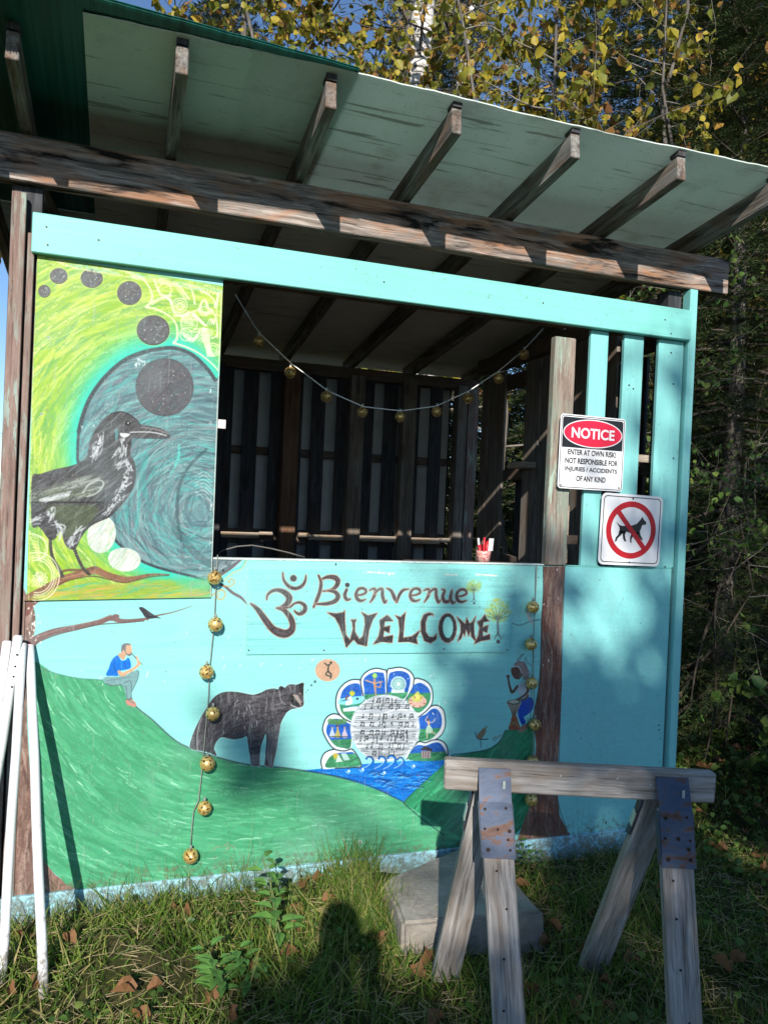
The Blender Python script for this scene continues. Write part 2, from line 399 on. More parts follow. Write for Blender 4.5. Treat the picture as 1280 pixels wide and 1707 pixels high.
def cstroke(P, w, col, a, clip, dry):
    x0, y0, x1, y1, m0 = clip
    a0 = max(x0, int(P[:, 0].min()-w-1)); a1 = min(x1, int(P[:, 0].max()+w+2))
    b0 = max(y0, int(P[:, 1].min()-w-1)); b1 = min(y1, int(P[:, 1].max()+w+2))
    if a1 <= a0 or b1 <= b0: return
    X, Y = np.meshgrid(np.arange(a0, a1, dtype=np.float32)+.5, np.arange(b0, b1, dtype=np.float32)+.5)
    best = np.full(X.shape, 1e9, np.float32); n = len(P)-1
    for i in range(n):
        (ax, ay), (bx, by) = P[i], P[i+1]
        dx, dy = bx-ax, by-ay
        t = np.clip(((X-ax)*dx+(Y-ay)*dy)/(dx*dx+dy*dy+1e-9), 0, 1)
        u = (i+t)/n
        best = np.minimum(best, np.hypot(X-ax-t*dx, Y-ay-t*dy)-w/2*np.sqrt(np.clip(1-(2*u-1)**2, .05, 1)))
    m = np.clip(.5-best/1.6, 0, 1)*a*m0[b0-y0:b1-y0, a0-x0:a1-x0]
    if dry: m = m*np.clip((N_FINE[b0:b1, a0:a1]-dry)*5, 0, 1)
    CV[b0:b1, a0:a1] += (hexc(col)-CV[b0:b1, a0:a1])*m[..., None]

def chips(cx, cy, sx, sy, n, r0, r1, col='d9f2ee', a=.9):
    for _ in range(n):
        x, y = cx+rng.randn()*sx, cy+rng.randn()*sy; r = r0+(r1-r0)*rng.rand()**2
        k = rng.randint(4, 8); th = np.sort(rng.rand(k))*6.28
        rr = r*(.4+.8*rng.rand(k))
        fill(np.stack([x+rr*np.cos(th), y+rr*np.sin(th)*(1+rng.rand())], 1), col, a, smooth=False, var=.05)

def paint_mural():
    # ---- pale turquoise ground coat with faint plywood grain
    base = hexc('9aeae4'); CV[:] = base*(1+.07*(N_STREAK[..., None]-.5)+.06*(N_BIG[..., None]-.5)+.03*(N_FINE[..., None]-.5))
    hb = np.clip((vnoise(CH, CW, 220, 7, 41)-.62)*3, 0, 1)[..., None]*.20
    CV[:] = CV*(1-hb)+hexc('7fd6d4')*hb
    # slightly cooler right-hand sheet
    fill([(936, 944), (1140, 944), (1140, 1470), (925, 1470)], '8fe0e2', .6, smooth=False)
    # skirt below the hill: lighter blue with pinkish undercoat
    sk = fill([(20, 1488), (126, 1482), (600, 1428), (1043, 1382), (1130, 1374), (1130, 1480), (600, 1530), (20, 1600)], 'a2def0', 1, smooth=False, streak=.12)
    line([(20, 1492), (126, 1484), (600, 1431), (1043, 1385), (1130, 1376)], 7, 'c9a79c', .75, smooth=False, dry=.38)
    line([(20, 1489), (126, 1481), (600, 1428), (1043, 1382)], 1.2, '6d6a6a', .5, smooth=False)
    brush(sk, 160, lambda x, y: math.pi+.0, 120, 3, ['8fcfe6', 'b6e8f2', 'd3b3aa', '7fc6dd'], (.2, .5))
    # ---- left big tree trunk foot and edge (brown)
    tr = fill([(20, 1000), (50, 1000), (60, 1040), (48, 1100), (46, 1200), (52, 1300), (62, 1400), (90, 1455), (125, 1482), (20, 1500)], '8d6f64', 1, var=.5)
    brush(tr, 200, lambda x, y: 1.6, 60, 5, ['5e443d', 'a88a7e', '6f574f', 'b9a79c'], (.3, .8))
    # ---- green hill
    H = [(52, 1106), (90, 1121), (130, 1130), (170, 1133), (195, 1138), (215, 1150), (222, 1170), (232, 1182), (255, 1200), (290, 1232), (318, 1247), (350, 1258), (385, 1268), (420, 1275), (470, 1279),
         (505, 1284), (550, 1292), (610, 1308), (660, 1330), (690, 1346), (730, 1368), (780, 1390), (800, 1410), (640, 1424), (500, 1440), (330, 1462), (200, 1478), (126, 1480), (100, 1462), (75, 1435), (60, 1390), (54, 1300), (52, 1200)]
    hill = fill(H, '50ab7b', 1, smooth=True, var=.25)
    c0 = to_canvas([(330, 1080)])[0]
    def flow(x, y):
        q = (x-to_canvas([(52, 1100)])[0][0])/1100.
        yy = (y-to_canvas([(52, 1100)])[0][1])/620.
        return max(0.05, 1.25-1.9*q-.55*yy) if q < .6 else .1-.25*(q-.6)
    brush(hill, 900, flow, 120, 9, ['479f72', '5bb886', '42986b', '50ae80'], (.3, .7), dry=.1)
    brush(hill, 560, flow, 80, 3.4, ['79cfa0', '86d9ab', '68c495', '3c9168'], (.2, .6), dry=.32)
    brush(hill, 120, flow, 36, 2.2, ['b5f0cf', 'a4e8c2'], (.4, .9), dry=.25)
    FIG.append(('painted_hill', H, True, 'mural'))
    line(H[:3]+H[3:6], 1.4, '557f77', .6); line(H[5:19], 1.8, '41555c', .8)
    chips(190, 1128, 30, 5, 26, .5, 2.2, 'e8f6ea')
    # ---- right hill
    R = [(672, 1338), (690, 1318), (715, 1295), (745, 1262), (780, 1256), (812, 1250), (830, 1238), (842, 1217), (858, 1213), (870, 1216), (882, 1200), (890, 1195), (890, 1330), (868, 1380), (850, 1398), (790, 1408), (740, 1380)]
    FIG.append(('painted_hill', R, False, 'mural')); rh = fill(R, '2f8f62', 1, smooth=False, var=.25)
    brush(rh, 260, lambda x, y: -.75, 60, 5, ['267a55', '3fa974', '1f6a4c', '57bd88'], (.3, .8))
    line([(672, 1338), (690, 1318), (715, 1295), (745, 1262), (780, 1255), (812, 1249), (832, 1236), (842, 1217)], 1.6, '173f3d', .8)
    line([(672, 1338), (700, 1362), (740, 1392)], 1.6, '173f3d', .8)
    # ---- river
    V = [(505, 1284), (560, 1278), (620, 1272), (680, 1268), (745, 1265), (735, 1278), (712, 1297), (690, 1318), (672, 1336), (640, 1320), (590, 1302), (550, 1291)]
    FIG.append(('painted_river', V, False, 'mural')); rv = fill(V, '1779d8', 1, smooth=False, var=.2)
    brush(rv, 240, lambda x, y: .12, 60, 4, ['0f5fc0', '2a93ee', '0b4fa8', '49a8f5'], (.3, .8))
    for _ in range(26):
        x = 620+rng.rand()*100; y = 1285+rng.rand()*30
        if y > 1336-abs(x-672)*.7: continue
        line([(x-10, y), (x-3, y-2), (x+4, y+1), (x+10, y-1)], 1.1, '0a2f6a', .8)
        line([(x-8, y+2.5), (x, y+1), (x+7, y+3)], .9, '9ad6ff', .6)
    line([(505, 1284), (550, 1291), (610, 1307), (672, 1336)], 1.5, '1c3a5e', .8)
    # ---- mandala flower (petals)
    m = crop(530, 1100, 5.818)
    petals = [
        (m(40, 1050, 28, 980, 55, 910, 110, 875, 180, 865, 260, 880, 340, 870, 420, 1020, 330, 1040, 170, 1048), m(82, 1040, 82, 985, 130, 925, 200, 900, 270, 895, 350, 900, 410, 1018, 250, 1035), '3f8f6c', 'yard'),
        (m(320, 860, 250, 880, 160, 862, 100, 800, 50, 700, 48, 640, 80, 560, 140, 522, 200, 530, 260, 570, 330, 600), m(315, 840, 240, 850, 170, 830, 110, 760, 78, 690, 95, 620, 140, 575, 200, 570, 260, 600, 315, 625), '3c8058', 'tree'),
        (m(330, 605, 240, 560, 185, 490, 172, 400, 190, 310, 240, 240, 310, 195, 380, 188, 412, 200, 430, 280, 450, 400), m(330, 580, 250, 530, 215, 470, 212, 390, 235, 300, 290, 245, 350, 225, 400, 235, 420, 300, 440, 420, 400, 480), '3a8a60', 'pool'),
        (m(450, 400, 425, 290, 412, 200, 440, 140, 500, 95, 570, 80, 630, 92, 662, 110, 662, 230, 655, 350), m(470, 390, 445, 270, 440, 190, 480, 145, 540, 118, 600, 120, 640, 145, 640, 350), '2a63c0', 'juggler'),
        (m(668, 345, 668, 110, 720, 80, 790, 70, 860, 88, 910, 130, 930, 180, 920, 260, 850, 385), m(680, 340, 685, 150, 730, 112, 800, 105, 860, 125, 890, 170, 885, 250, 830, 375), '2a63c0', 'shrine'),
        (m(845, 390, 915, 270, 935, 182, 1000, 185, 1060, 215, 1100, 270, 1112, 350, 1100, 430, 1040, 500, 960, 550, 880, 450), m(860, 385, 900, 290, 930, 240, 990, 220, 1050, 255, 1085, 310, 1085, 380, 1050, 450, 970, 510, 890, 450), '2f7f62', 'fire'),
        (m(960, 560, 1040, 500, 1100, 445, 1160, 440, 1210, 480, 1230, 550, 1230, 650, 1190, 730, 1110, 785, 1020, 805, 965, 790), m(975, 570, 1040, 525, 1100, 475, 1150, 475, 1185, 520, 1198, 580, 1190, 650, 1150, 715, 1080, 770, 1000, 785, 975, 780), '28559f', 'dancer'),
        (m(860, 960, 960, 800, 1040, 800, 1110, 775, 1180, 775, 1230, 810, 1255, 870, 1255, 960), m(880, 965, 950, 830, 1040, 830, 1120, 800, 1180, 805, 1225, 870, 1228, 965), '255fae', 'house'),
    ]
    for out, inn, col, kind in petals:
        cxm = np.mean([p[0] for p in out]); cym = np.mean([p[1] for p in out])
        fill([(p[0]+(p[0]-cxm)*.02, p[1]+(p[1]-cym)*.02) for p in out], 'e9f1f4', 1, var=.08)
        line(out, 1.7, '1d2e3c', .95); FIG.append(('painted_petal', out, True, 'mural'))
        r = fill(inn, '2a63c0', 1, var=.3)
        brush(r, 26, lambda x, y: .1, 26, 3, ['1f4ea6', '4b86d8', '2a5fb8'], (.3, .7))
        if kind in ('yard', 'tree', 'pool', 'fire', 'dancer', 'house', 'juggler', 'shrine'):
            ys = [p[1] for p in inn]; y0, y1 = min(ys), max(ys)
            fr = {'yard': .15, 'tree': .72, 'pool': .42, 'fire': .35, 'dancer': .6, 'house': .55, 'juggler': .78, 'shrine': .75}[kind]
            yy = y0+(y1-y0)*fr
            rx0, ry0, rx1, ry1, mm = r
            ry = int(to_canvas([(cxm, yy)])[0][1])
            g = mm.copy(); g[:max(0, ry-ry0)] = 0
            _blend(rx0, ry0, rx1, ry1, g, hexc('3f9064'), .4)
            brush((rx0, ry0, rx1, ry1, g), 40, lambda x, y: -.2, 22, 3, ['2f7a52', '5bb384', '3f9a68', '245f46'], (.4, .8))
    # petal scenes
    line(m(185, 600, 190, 700), 2.4, '5a3f38'); line(m(150, 590, 185, 625, 230, 590), 1.6, '5a3f38')
    for x in (120, 150, 185, 215, 250): dot(*m(x, 600-abs(x-185)*.1)[0], 5, '4e8a52', .8)
    for x, c in ((137, 'cfd9e0'), (190, 'c7b65f'), (258, 'd8c4cc')):
        fill(m(x-28, 745, x+28, 745, x+10, 680, x, 650, x-10, 680), c, .9); dot(*m(x, 655)[0], 1.6, 'c99c80')
        line(m(x-32, 742, x+32, 742), 1.4, '1d2a30', .7)
    fill(m(170, 990, 195, 910, 240, 985), 'd9efe4', .9, smooth=False); fill(m(215, 905, 270, 900, 310, 965, 245, 975), 'bfe0dc', .9, smooth=False)
    line(m(215, 905, 245, 975), .9, '2c4b48', smooth=False); line(m(150, 930, 195, 915), 1.6, 'e7c63c')
    fill(m(150, 905, 180, 905, 185, 950, 155, 955), 'd9b93e', .8)
    fill(m(215, 375, 440, 350, 400, 420, 215, 430), '8fe3ea', .9); fill(m(265, 435, 290, 370, 320, 350, 330, 420), 'eef6f6', .95)
    fill(m(240, 470, 385, 440, 385, 490, 245, 500), 'e4f3f6', .95, smooth=False); dot(*m(330, 322)[0], 4.6, 'b4cf35'); dot(*m(330, 322)[0], 2.2, 'e8c23a')
    line(m(270, 380, 285, 350), 2.5, '8a4d3a'); line(m(225, 395, 300, 385), 1, '1d5f8c'); line(m(240, 452, 385, 445), 1, '2a76b0'); dot(*m(380, 375)[0], 2, '17323c')
    dot(*m(548, 150)[0], 4.2, '8fd66a'); dot(*m(548, 150)[0], 2.4, 'b9e86a')
    line(m(460, 195, 520, 215, 545, 225, 620, 208), 1.8, 'd0a184'); line(m(545, 185, 548, 240, 555, 300, 558, 345), [2.6, 3.6, 2.4, 1.4], 'c99676'); line(m(550, 250, 600, 262, 605, 215), 1.6, 'c99676')
    for r_, c in ((13.2, 'dff2f2'), (10.8, '7fb9b6'), (8.5, 'cfeeea'), (5.5, '8cc4bd'), (3.2, 'e8fbf8')): dot(*m(778, 232)[0], r_, c, .85)
    fill(m(708, 285, 838, 285, 838, 318, 708, 318), 'd7edf2', .95, smooth=False); 
    for t in np.linspace(0, 6.28, 18): x, y = m(778, 232)[0]; line([(x+6*math.cos(t), y+6*math.sin(t)), (x+11*math.cos(t+.2), y+11*math.sin(t+.2))], .8, '5a8f90', .8)
    for x, y in ((735, 135), (700, 250), (870, 180)): dot(*m(x, y)[0], .9, 'ffffff')
    dot(*m(962, 400)[0], 15.5, 'd9b3a4', 1, ry=10.5); fill(m(905, 365, 935, 330, 965, 300, 990, 335, 1015, 345, 990, 395, 930, 400), 'c9cf62', .95); fill(m(925, 375, 960, 325, 985, 375), 'e9e07a', .8)
    for t in (200, 250, 300, 20, 70, 120, 160): x, y = m(962, 405)[0]; line([(x+11*math.cos(math.radians(t)), y+7*math.sin(math.radians(t))), (x+14*math.cos(math.radians(t)), y+9*math.sin(math.radians(t)))], 1.8, 'b0705c')
    dot(*m(1118, 515)[0], 2.2, 'e8eef8'); dot(*m(1124, 510)[0], 2, '2a55a0')
    line(m(1070, 590, 1072, 640), 3.2, 'cfae98'); fill(m(1055, 640, 1090, 640, 1110, 700, 1045, 705), 'b9d8c4', .9)
    line(m(1065, 610, 1040, 580, 1062, 545), 1.4, 'd7b8a0'); line(m(1078, 608, 1120, 595, 1130, 565), 1.4, 'd7b8a0'); line(m(1055, 700, 1055, 755), 1.5, 'd7b8a0'); line(m(1095, 690, 1140, 725), 1.5, 'd7b8a0'); dot(*m(1068, 578)[0], 2, '7a4a3a')
    fill(m(1000, 880, 1090, 880, 1090, 950, 1000, 950), 'a99a9c', 1, smooth=False); fill(m(985, 870, 1030, 832, 1105, 862, 1110, 885, 1040, 872), '3a3438', 1, smooth=False)
    for x in (1018, 1040, 1065): line(m(x, 885, x, 945), .9, '3c3a42')
    # music disc
    cxm, cym = m(648, 660)[0]; th = np.linspace(0, 2*np.pi, 60, endpoint=False)
    pts = np.stack([cxm+57.5*np.cos(th), cym+55.5*np.sin(th)], 1)
    FIG.append(('painted_music_disc', [tuple(q) for q in pts], False, 'mural'))
    disc = fill(pts, 'dfe9ee', 1, smooth=False, var=.1)
    brush(disc, 260, lambda x, y: 0.0, 130, 3.4, ['a9b4bb', 'f2f7f9', '8f99a2', 'c9d3d9', 'b5bcc6'], (.3, .8), dry=.15)
    line(list(pts)+[pts[0]], 1.2, 'b7c7cf', .8, smooth=False)
    for k, yy in enumerate((395, 415, 432, 450, 470, 545, 560, 580, 598, 640, 655, 690, 715, 728, 742, 756, 800, 812, 855, 868, 882, 900, 915, 930)):
        y = cym+(yy-660)/5.818; hw = math.sqrt(max(0, 55**2-(y-cym)**2))-3
        line([(cxm-hw, y+.8), (cxm, y), (cxm+hw, y-.3)], .7, '23282e', .75, dry=.2)
    for row, yy in enumerate((410, 470, 560, 640, 720, 775, 850, 920)):
        y = cym+(yy-660)/5.818; hw = math.sqrt(max(0, 55**2-(y-cym)**2))-9
        x = cxm-hw+6*rng.rand()
        while x < cxm+hw:
            dot(x, y+rng.randn()*2, 1.35, '15181c', .95, ry=1.1); line([(x+1.1, y), (x+1.4, y-6-2*rng.rand())], .8, '15181c', .9, smooth=False)
            if rng.rand() < .5:
                line([(x+1.4, y-6), (x+5.5, y-6.6)], 1.3, '15181c', .9, smooth=False); dot(x+4.4, y+rng.randn(), 1.3, '15181c'); line([(x+5.4, y), (x+5.5, y-6.5)], .8, '15181c', .9, smooth=False); x += 4
            if rng.rand() < .25: line([(x+7, y-7), (x+7, y+6)], 1, '15181c', .9, smooth=False)
            x += 4.5+9*rng.rand()
    # curling waves over the disc
    for bx, s in ((490, 1.), (610, 1.05), (700, 1.15), (790, .9)):
        q = lambda *v: [(m(bx+v[i]*s, 0)[0][0], m(0, 1020+v[i+1]*s)[0][1]) for i in range(0, len(v), 2)]
        fill(q(-60, 30, -10, 5, 25, -30, 30, -50, 15, -68, -5, -66, -12, -50, -28, -60, -10, -82, 20, -84, 45, -60, 50, -30, 80, 10, 80, 40), '1b6fcb', 1, var=.2)
        line(q(-60, 30, -10, 5, 25, -30, 30, -50, 15, -68, -5, -66, -8, -52), 1, 'e9f6ff', .8)
        line(q(-30, -62, -10, -84, 20, -86, 47, -60, 52, -30), 1.1, '0c2f66', .9)
    for x, y in ((290, 1080), (425, 1065), (635, 1095), (920, 1030)):
        line(m(x-22, y, x, y+16, x+18, y, x+6, y-14), 1.4, 'a9dcff', .9); dot(*m(x+6, y-6)[0], 2, 'e8f7ff', .9)
    # ---- thought bubble
    dot(546, 1117, 21, 'cfa88c', 1, ry=19, var=.2); line([(541, 1105), (547, 1109), (553, 1104)], 1.6, '2c3a34'); line([(548, 1108), (547, 1118), (552, 1124), (551, 1130)], 2, '2c3a34'); line([(547, 1118), (543, 1124), (550, 1127)], 1.6, '2c3a34'); dot(551, 1104, 1.6, '2c3a34')
    dot(525, 1136, 2.4, '4f6f72'); dot(519, 1142, 1.9, '4f6f72'); dot(513, 1150, 1.1, '3c5a5e')
    # ---- bear
    b = crop(310, 1090, 5.333)
    bear = b(35, 820, 50, 750, 80, 670, 130, 570, 190, 470, 235, 400, 300, 350, 380, 332, 470, 338, 540, 352, 600, 360, 660, 345, 720, 315, 780, 305, 820, 312, 826, 295, 850, 285, 880, 298, 905, 275, 940, 268, 985, 270,
             1043, 252, 1046, 300, 1045, 380, 1048, 440, 1030, 470, 995, 480, 940, 490, 900, 515, 870, 560, 845, 610, 830, 680, 815, 770, 805, 850, 785, 930, 765, 1008, 705, 990, 700, 960, 712, 880, 722, 780, 712, 690,
             690, 740, 670, 800, 660, 870, 652, 960, 655, 990, 585, 990, 575, 930, 560, 850, 550, 780, 540, 730, 500, 745, 430, 757, 370, 748, 320, 738, 285, 760, 260, 800, 250, 840, 262, 870, 272, 905, 240, 890, 190, 870, 110, 855, 60, 845)
    halo = line(bear+[bear[0]], 3.2, 'bff6f2', .5, smooth=False)
    FIG.append(('painted_bear', bear, True, 'mural')); br = fill(bear, '4b484d', 1, var=.35)
    brush(br, 520, lambda x, y: -.9+.8*math.sin(x*.012), 26, 3, ['2e2b31', '5f5c62', '77747a', '3a363c', '27242a'], (.35, .85), dry=.2)
    brush(br, 110, lambda x, y: 1.5, 34, 2.4, ['8b888e', '6d6a70'], (.3, .7))
    lf = fill(b(720, 690, 780, 640, 840, 620, 830, 700, 812, 800, 795, 900, 765, 1000, 708, 985, 716, 880), '77787c', .6); fill(b(575, 900, 650, 900, 655, 990, 585, 990), '84868a', .5)
    brush(lf, 60, lambda x, y: 1.6, 40, 2, ['9a9ca0', '5a5a60'], (.3, .8))
    line(b(722, 985, 712, 880, 722, 770, 712, 695, 690, 740, 668, 800), 1.3, '201d22', .9); line(b(105, 855, 100, 740, 120, 620, 145, 570), 1.1, 'c9cdd0', .8)
    line(b(830, 330, 840, 400, 860, 430, 880, 445), 1.1, 'b9bcc2', .7)
    fill(b(960, 370, 985, 360, 1005, 385, 1025, 425, 1045, 440, 1025, 455, 1000, 430, 975, 400), 'a79a92', .95); fill(b(920, 380, 950, 370, 980, 420, 1000, 462, 960, 445, 930, 415), '151316', .9)
    line(b(935, 450, 965, 468, 1000, 478, 1035, 468), 1.2, 'e6e9ea', .9); dot(*b(1032, 440)[0], 2, '2b2528'); dot(*b(958, 365)[0], 1.4, 'c9a080'); dot(*b(1015, 350)[0], 1.2, 'b99480')
    line(b(905, 275, 925, 300, 930, 330), 1.2, '9a9ba0', .7); fill(b(1000, 285, 1038, 262, 1040, 370), '1c1a1e', .8); dot(*b(848, 305)[0], 4, '2c2a2e', .9)
    for (x, y) in ((435, 450), (460, 420), (470, 520), (460, 570), (520, 545), (555, 460), (580, 520), (520, 655), (585, 640), (540, 490), (625, 600), (632, 625), (335, 690)):
        line(b(x, y-14, x+rng.randn()*8, y+14), 1.1, 'c4c6cb', .8)
    # ---- flute player
    f = crop(150, 1050, 10.667)
    fill(f(235, 880, 300, 830, 480, 830, 620, 820, 720, 770, 790, 725, 840, 715, 870, 745, 855, 850, 830, 930, 780, 1020, 745, 1090, 735, 1210, 660, 1215, 635, 1130, 600, 1010, 560, 975, 380, 985, 290, 955), '7fa9ab', 1, var=.2)
    line(f(840, 715, 872, 745, 860, 850, 825, 940, 750, 1090), .7, '2e3f46', .9); line(f(300, 900, 450, 880, 620, 850, 700, 830), .7, '5a6a78', .8); line(f(640, 990, 660, 1100, 665, 1200), .7, '3d4f55', .8); line(f(730, 900, 745, 1050, 738, 1200), .7, '3d4f55', .8); line(f(290, 950, 380, 985, 560, 972), .8, '3d4648', .8); line(f(620, 940, 700, 900), .8, '5b4f66')
    fill(f(290, 800, 340, 680, 380, 560, 440, 480, 500, 450, 560, 540, 640, 530, 680, 490, 715, 530, 735, 640, 700, 690, 560, 720, 500, 750, 510, 810, 400, 815), '1574d8', 1, var=.2)
    line(f(430, 540, 440, 680, 490, 750), .7, '0d4c9c', .8); line(f(560, 560, 570, 700), .7, '6fb2f5', .8); line(f(620, 560, 640, 680), .7, '0d4c9c', .8)
    fill(f(500, 440, 560, 400, 620, 400, 660, 430, 630, 480, 610, 530, 560, 510), 'd0a585'); fill(f(570, 300, 600, 250, 660, 235, 720, 250, 745, 300, 750, 380, 735, 430, 700, 450, 650, 430, 600, 420, 560, 390), 'd9ab8a')
    fill(f(560, 380, 565, 290, 600, 245, 660, 232, 730, 250, 700, 270, 650, 275, 640, 360, 650, 410, 700, 425, 740, 420, 725, 460, 670, 450, 630, 400, 600, 340, 585, 380), '6a6a70', .95)
    line(f(735, 405, 860, 540), .9, '3a3440'); line(f(860, 540, 935, 610), .9, '4a444a', .8)
    line(f(520, 740, 580, 790, 660, 750, 780, 690, 860, 620, 880, 590), [4, 4.6, 4, 3.4, 3.6, 4], 'd9a985'); line(f(870, 600, 850, 520, 830, 455), [3.4, 2.6, 1.4], 'dcb090'); line(f(520, 810, 600, 825, 760, 740), .7, '8a5f4a', .7)
    fill(f(650, 1230, 740, 1225, 830, 1310, 800, 1365, 700, 1340, 650, 1310), 'c98f80'); line(f(655, 1225, 700, 1230, 745, 1215), 1, '37474c'); line(f(690, 1240, 780, 1300), .9, '4a6a70')
    # ---- long branch and small crow (left)
    line([(48, 1080), (60, 1066), (90, 1053), (130, 1045), (165, 1037), (185, 1030), (205, 1035), (240, 1032), (262, 1026), (290, 1020), (320, 1010)], [15, 10, 8, 7, 6.5, 7, 5.5, 3.6, 2.2, 1.4, .6], '7d5f5c', 1, dry=.05)
    line([(48, 1086), (62, 1072), (92, 1059), (130, 1049), (165, 1041), (205, 1038), (240, 1035)], 1.3, '4a3334', .8); line([(60, 1062), (110, 1046), (165, 1033), (186, 1024)], 1.2, 'a58a84', .8)
    line([(185, 1031), (192, 1026), (197, 1027)], 4, '7d5f5c')
    fill([(232, 1013), (238, 1012), (246, 1017), (256, 1024), (269, 1031), (262, 1030), (250, 1031), (242, 1028), (238, 1022)], '34313a', 1); line([(246, 1030), (247, 1034)], .9, '34313a'); line([(245, 1020), (256, 1026)], .7, '6a6872')
    for t in range(3): dot(231-t*2.5, 1006-t*3, 1, '6f8f8a', .7)
    # corner brown frame-branch above
    line([(44, 1020), (52, 1008), (70, 998), (110, 995)], [10, 8, 5, 2], '7d5048', .9); 
    # ---- right tree trunk (painted)
    T = [(905, 944), (941, 944), (938, 1000), (935, 1080), (936, 1140), (933, 1200), (930, 1260), (928, 1320), (932, 1360), (945, 1385), (952, 1392), (890, 1398), (862, 1400), (868, 1380), (880, 1350), (890, 1300), (893, 1240), (888, 1195), (897, 1150), (901, 1100), (902, 1040), (905, 990)]
    FIG.append(('painted_tree_trunk', T, False, 'mural')); tt = fill(T, '86594b', 1, smooth=False, var=.4)
    brush(tt, 340, lambda x, y: 1.58, 90, 5, ['65413a', '9a6c5c', '774f44', 'a38d7e', '553630'], (.35, .85))
    brush(tt, 60, lambda x, y: 1.58, 70, 2.5, ['a89a8c', '7f8a7c'], (.3, .7))
    line([(905, 944), (905, 990), (902, 1040), (901, 1100), (897, 1150), (888, 1195)], 1.4, '2a1a18', .7); line([(941, 944), (936, 1100), (932, 1250), (929, 1330), (945, 1385)], 1.2, '2a1a18', .6)
    for (x, y) in ((918, 951), (922, 955), (930, 949), (906, 1008), (912, 1010), (928, 998), (917, 1088), (904, 1106), (924, 1105), (915, 1102)): chips(x, y, 1.5, 1.5, 2, .6, 2.2, 'efe9e4')
    # ---- welcome board ground: horizontal grain
    wb = fill([(412, 948), (862, 948), (850, 1087), (410, 1091)], '90e2de', .9, smooth=False, streak=.10)
    for y in (966, 981, 1005, 1036, 1044, 1062, 1068, 1075, 1013):
        line([(412, y+rng.rand()*3), (520, y+rng.rand()*2), (640, y-1), (850, y-2-rng.rand()*2)], .7, '5fb0b0', .5, dry=.3)
    line([(412, 1040), (500, 1039)], .9, '4f9b9c', .7); line([(412, 1066), (520, 1064), (840, 1060)], .8, '4f9b9c', .6); line([(690, 1011), (845, 1014)], .8, '4f9b9c', .6)
    chips(640, 955, 22, 1.2, 10, .8, 3, 'e9e6da'); line([(612, 953), (655, 956)], 2.2, 'efe6d6', .9, dry=.3); line([(792, 957), (826, 959)], 2.4, 'f4ecdf', .9, dry=.2); line([(740, 957), (760, 958)], 1.8, 'f4ecdf', .9, dry=.25)
    # ---- om symbol
    o = crop(410, 940, 4.0)
    def ink(pts, w, c='433a3e'):
        line(pts, np.array(w)+2.3, 'c99a86', .85, dry=.12); line(pts, w, c, 1, var=.5)
        p = np.array(pts); line(p+[0.3, -.2], np.array(w)*.35, '6f686c', .5, dry=.4)
    ink(o(137, 235, 142, 205, 170, 180, 210, 172, 255, 188, 285, 220, 275, 258, 240, 285, 205, 292), [1.5, 2.6, 3.5, 4.4, 6.5, 8, 7, 4.5, 2])
    ink(o(205, 292, 250, 305, 290, 350, 308, 400, 300, 440, 265, 462, 220, 455, 170, 425, 120, 360, 75, 300, 30, 262), [2.2, 5, 7, 7.5, 9, 10.5, 11, 8.5, 7.5, 5.5, 1.6])
    ink(o(240, 292, 290, 285, 320, 262, 355, 255, 388, 275, 390, 305, 370, 325, 345, 330, 320, 310), [1.5, 2.4, 2.2, 3.2, 4.6, 5.2, 5, 3.6, 1.6])
    ink(o(243, 58, 250, 105, 280, 145, 325, 162, 370, 145, 392, 110, 397, 75), [1.4, 2.6, 3.8, 4.2, 4, 2.8, 1.2])
    dot(*o(314, 94)[0], 6.4, 'c99a86', .7); dot(*o(314, 94)[0], 5.4, '433a3e', 1, var=.5)
    # ---- Bienvenue
    ink(o(480, 75, 497, 120, 490, 180, 470, 235, 448, 285), [2, 3.6, 4.4, 4.4, 2.4])
    ink(o(505, 98, 545, 85, 590, 90, 610, 115, 595, 150, 560, 172, 510, 180), [2, 4.6, 6.4, 6.4, 5, 3, 1.6])
    ink(o(540, 176, 590, 185, 610, 215, 590, 245, 540, 262, 460, 265), [2, 4.5, 6, 5.5, 4.4, 1.6])
    ink(o(668, 168, 655, 205, 668, 235, 692, 232), [3, 4.4, 4, 1.8]); dot(*o(672, 138)[0], 3.9, '433a3e')
    def e(x, y, s):
        q = lambda *v: o(*[(x+v[i]*s) if i % 2 == 0 else (y+v[i]*s) for i in range(len(v))])
        ink(q(8, 48, 40, 46, 72, 30, 68, 8, 40, 0, 15, 14, 4, 45, 14, 76, 40, 88, 70, 78), [1.6, 2.4, 3, 3.4, 3.4, 3.4, 4.2, 4.4, 3.2, 1.6])
    def n(x, y, s):
        q = lambda *v: o(*[(x+v[i]*s) if i % 2 == 0 else (y+v[i]*s) for i in range(len(v))])
        ink(q(0, 14, 22, 4, 36, 10, 30, 50, 4, 92), [1.4, 2.6, 3.2, 4, 1.6]); ink(q(34, 34, 60, 8, 82, 8, 84, 50, 98, 92, 112, 78), [2, 3, 4, 4.4, 3.6, 1.4])
    e(726, 160, .95); n(820, 160, 1.02)
    ink(o(935, 160, 965, 180, 985, 225, 1000, 252), [1.6, 4, 4.6, 2.6]); ink(o(1000, 252, 1020, 200, 1045, 172, 1080, 166), [2.4, 4, 3.4, 1.4])
    e(1086, 162, .95); n(1180, 162, .98)
    ink(o(1300, 168, 1318, 176, 1306, 215, 1318, 248, 1345, 246, 1362, 215, 1366, 172), [1.6, 3.4, 4.4, 4.6, 4, 3.6, 2]); ink(o(1364, 176, 1356, 225, 1372, 258, 1388, 250), [2, 4, 3.6, 1.4])
    e(1394, 168, .95)
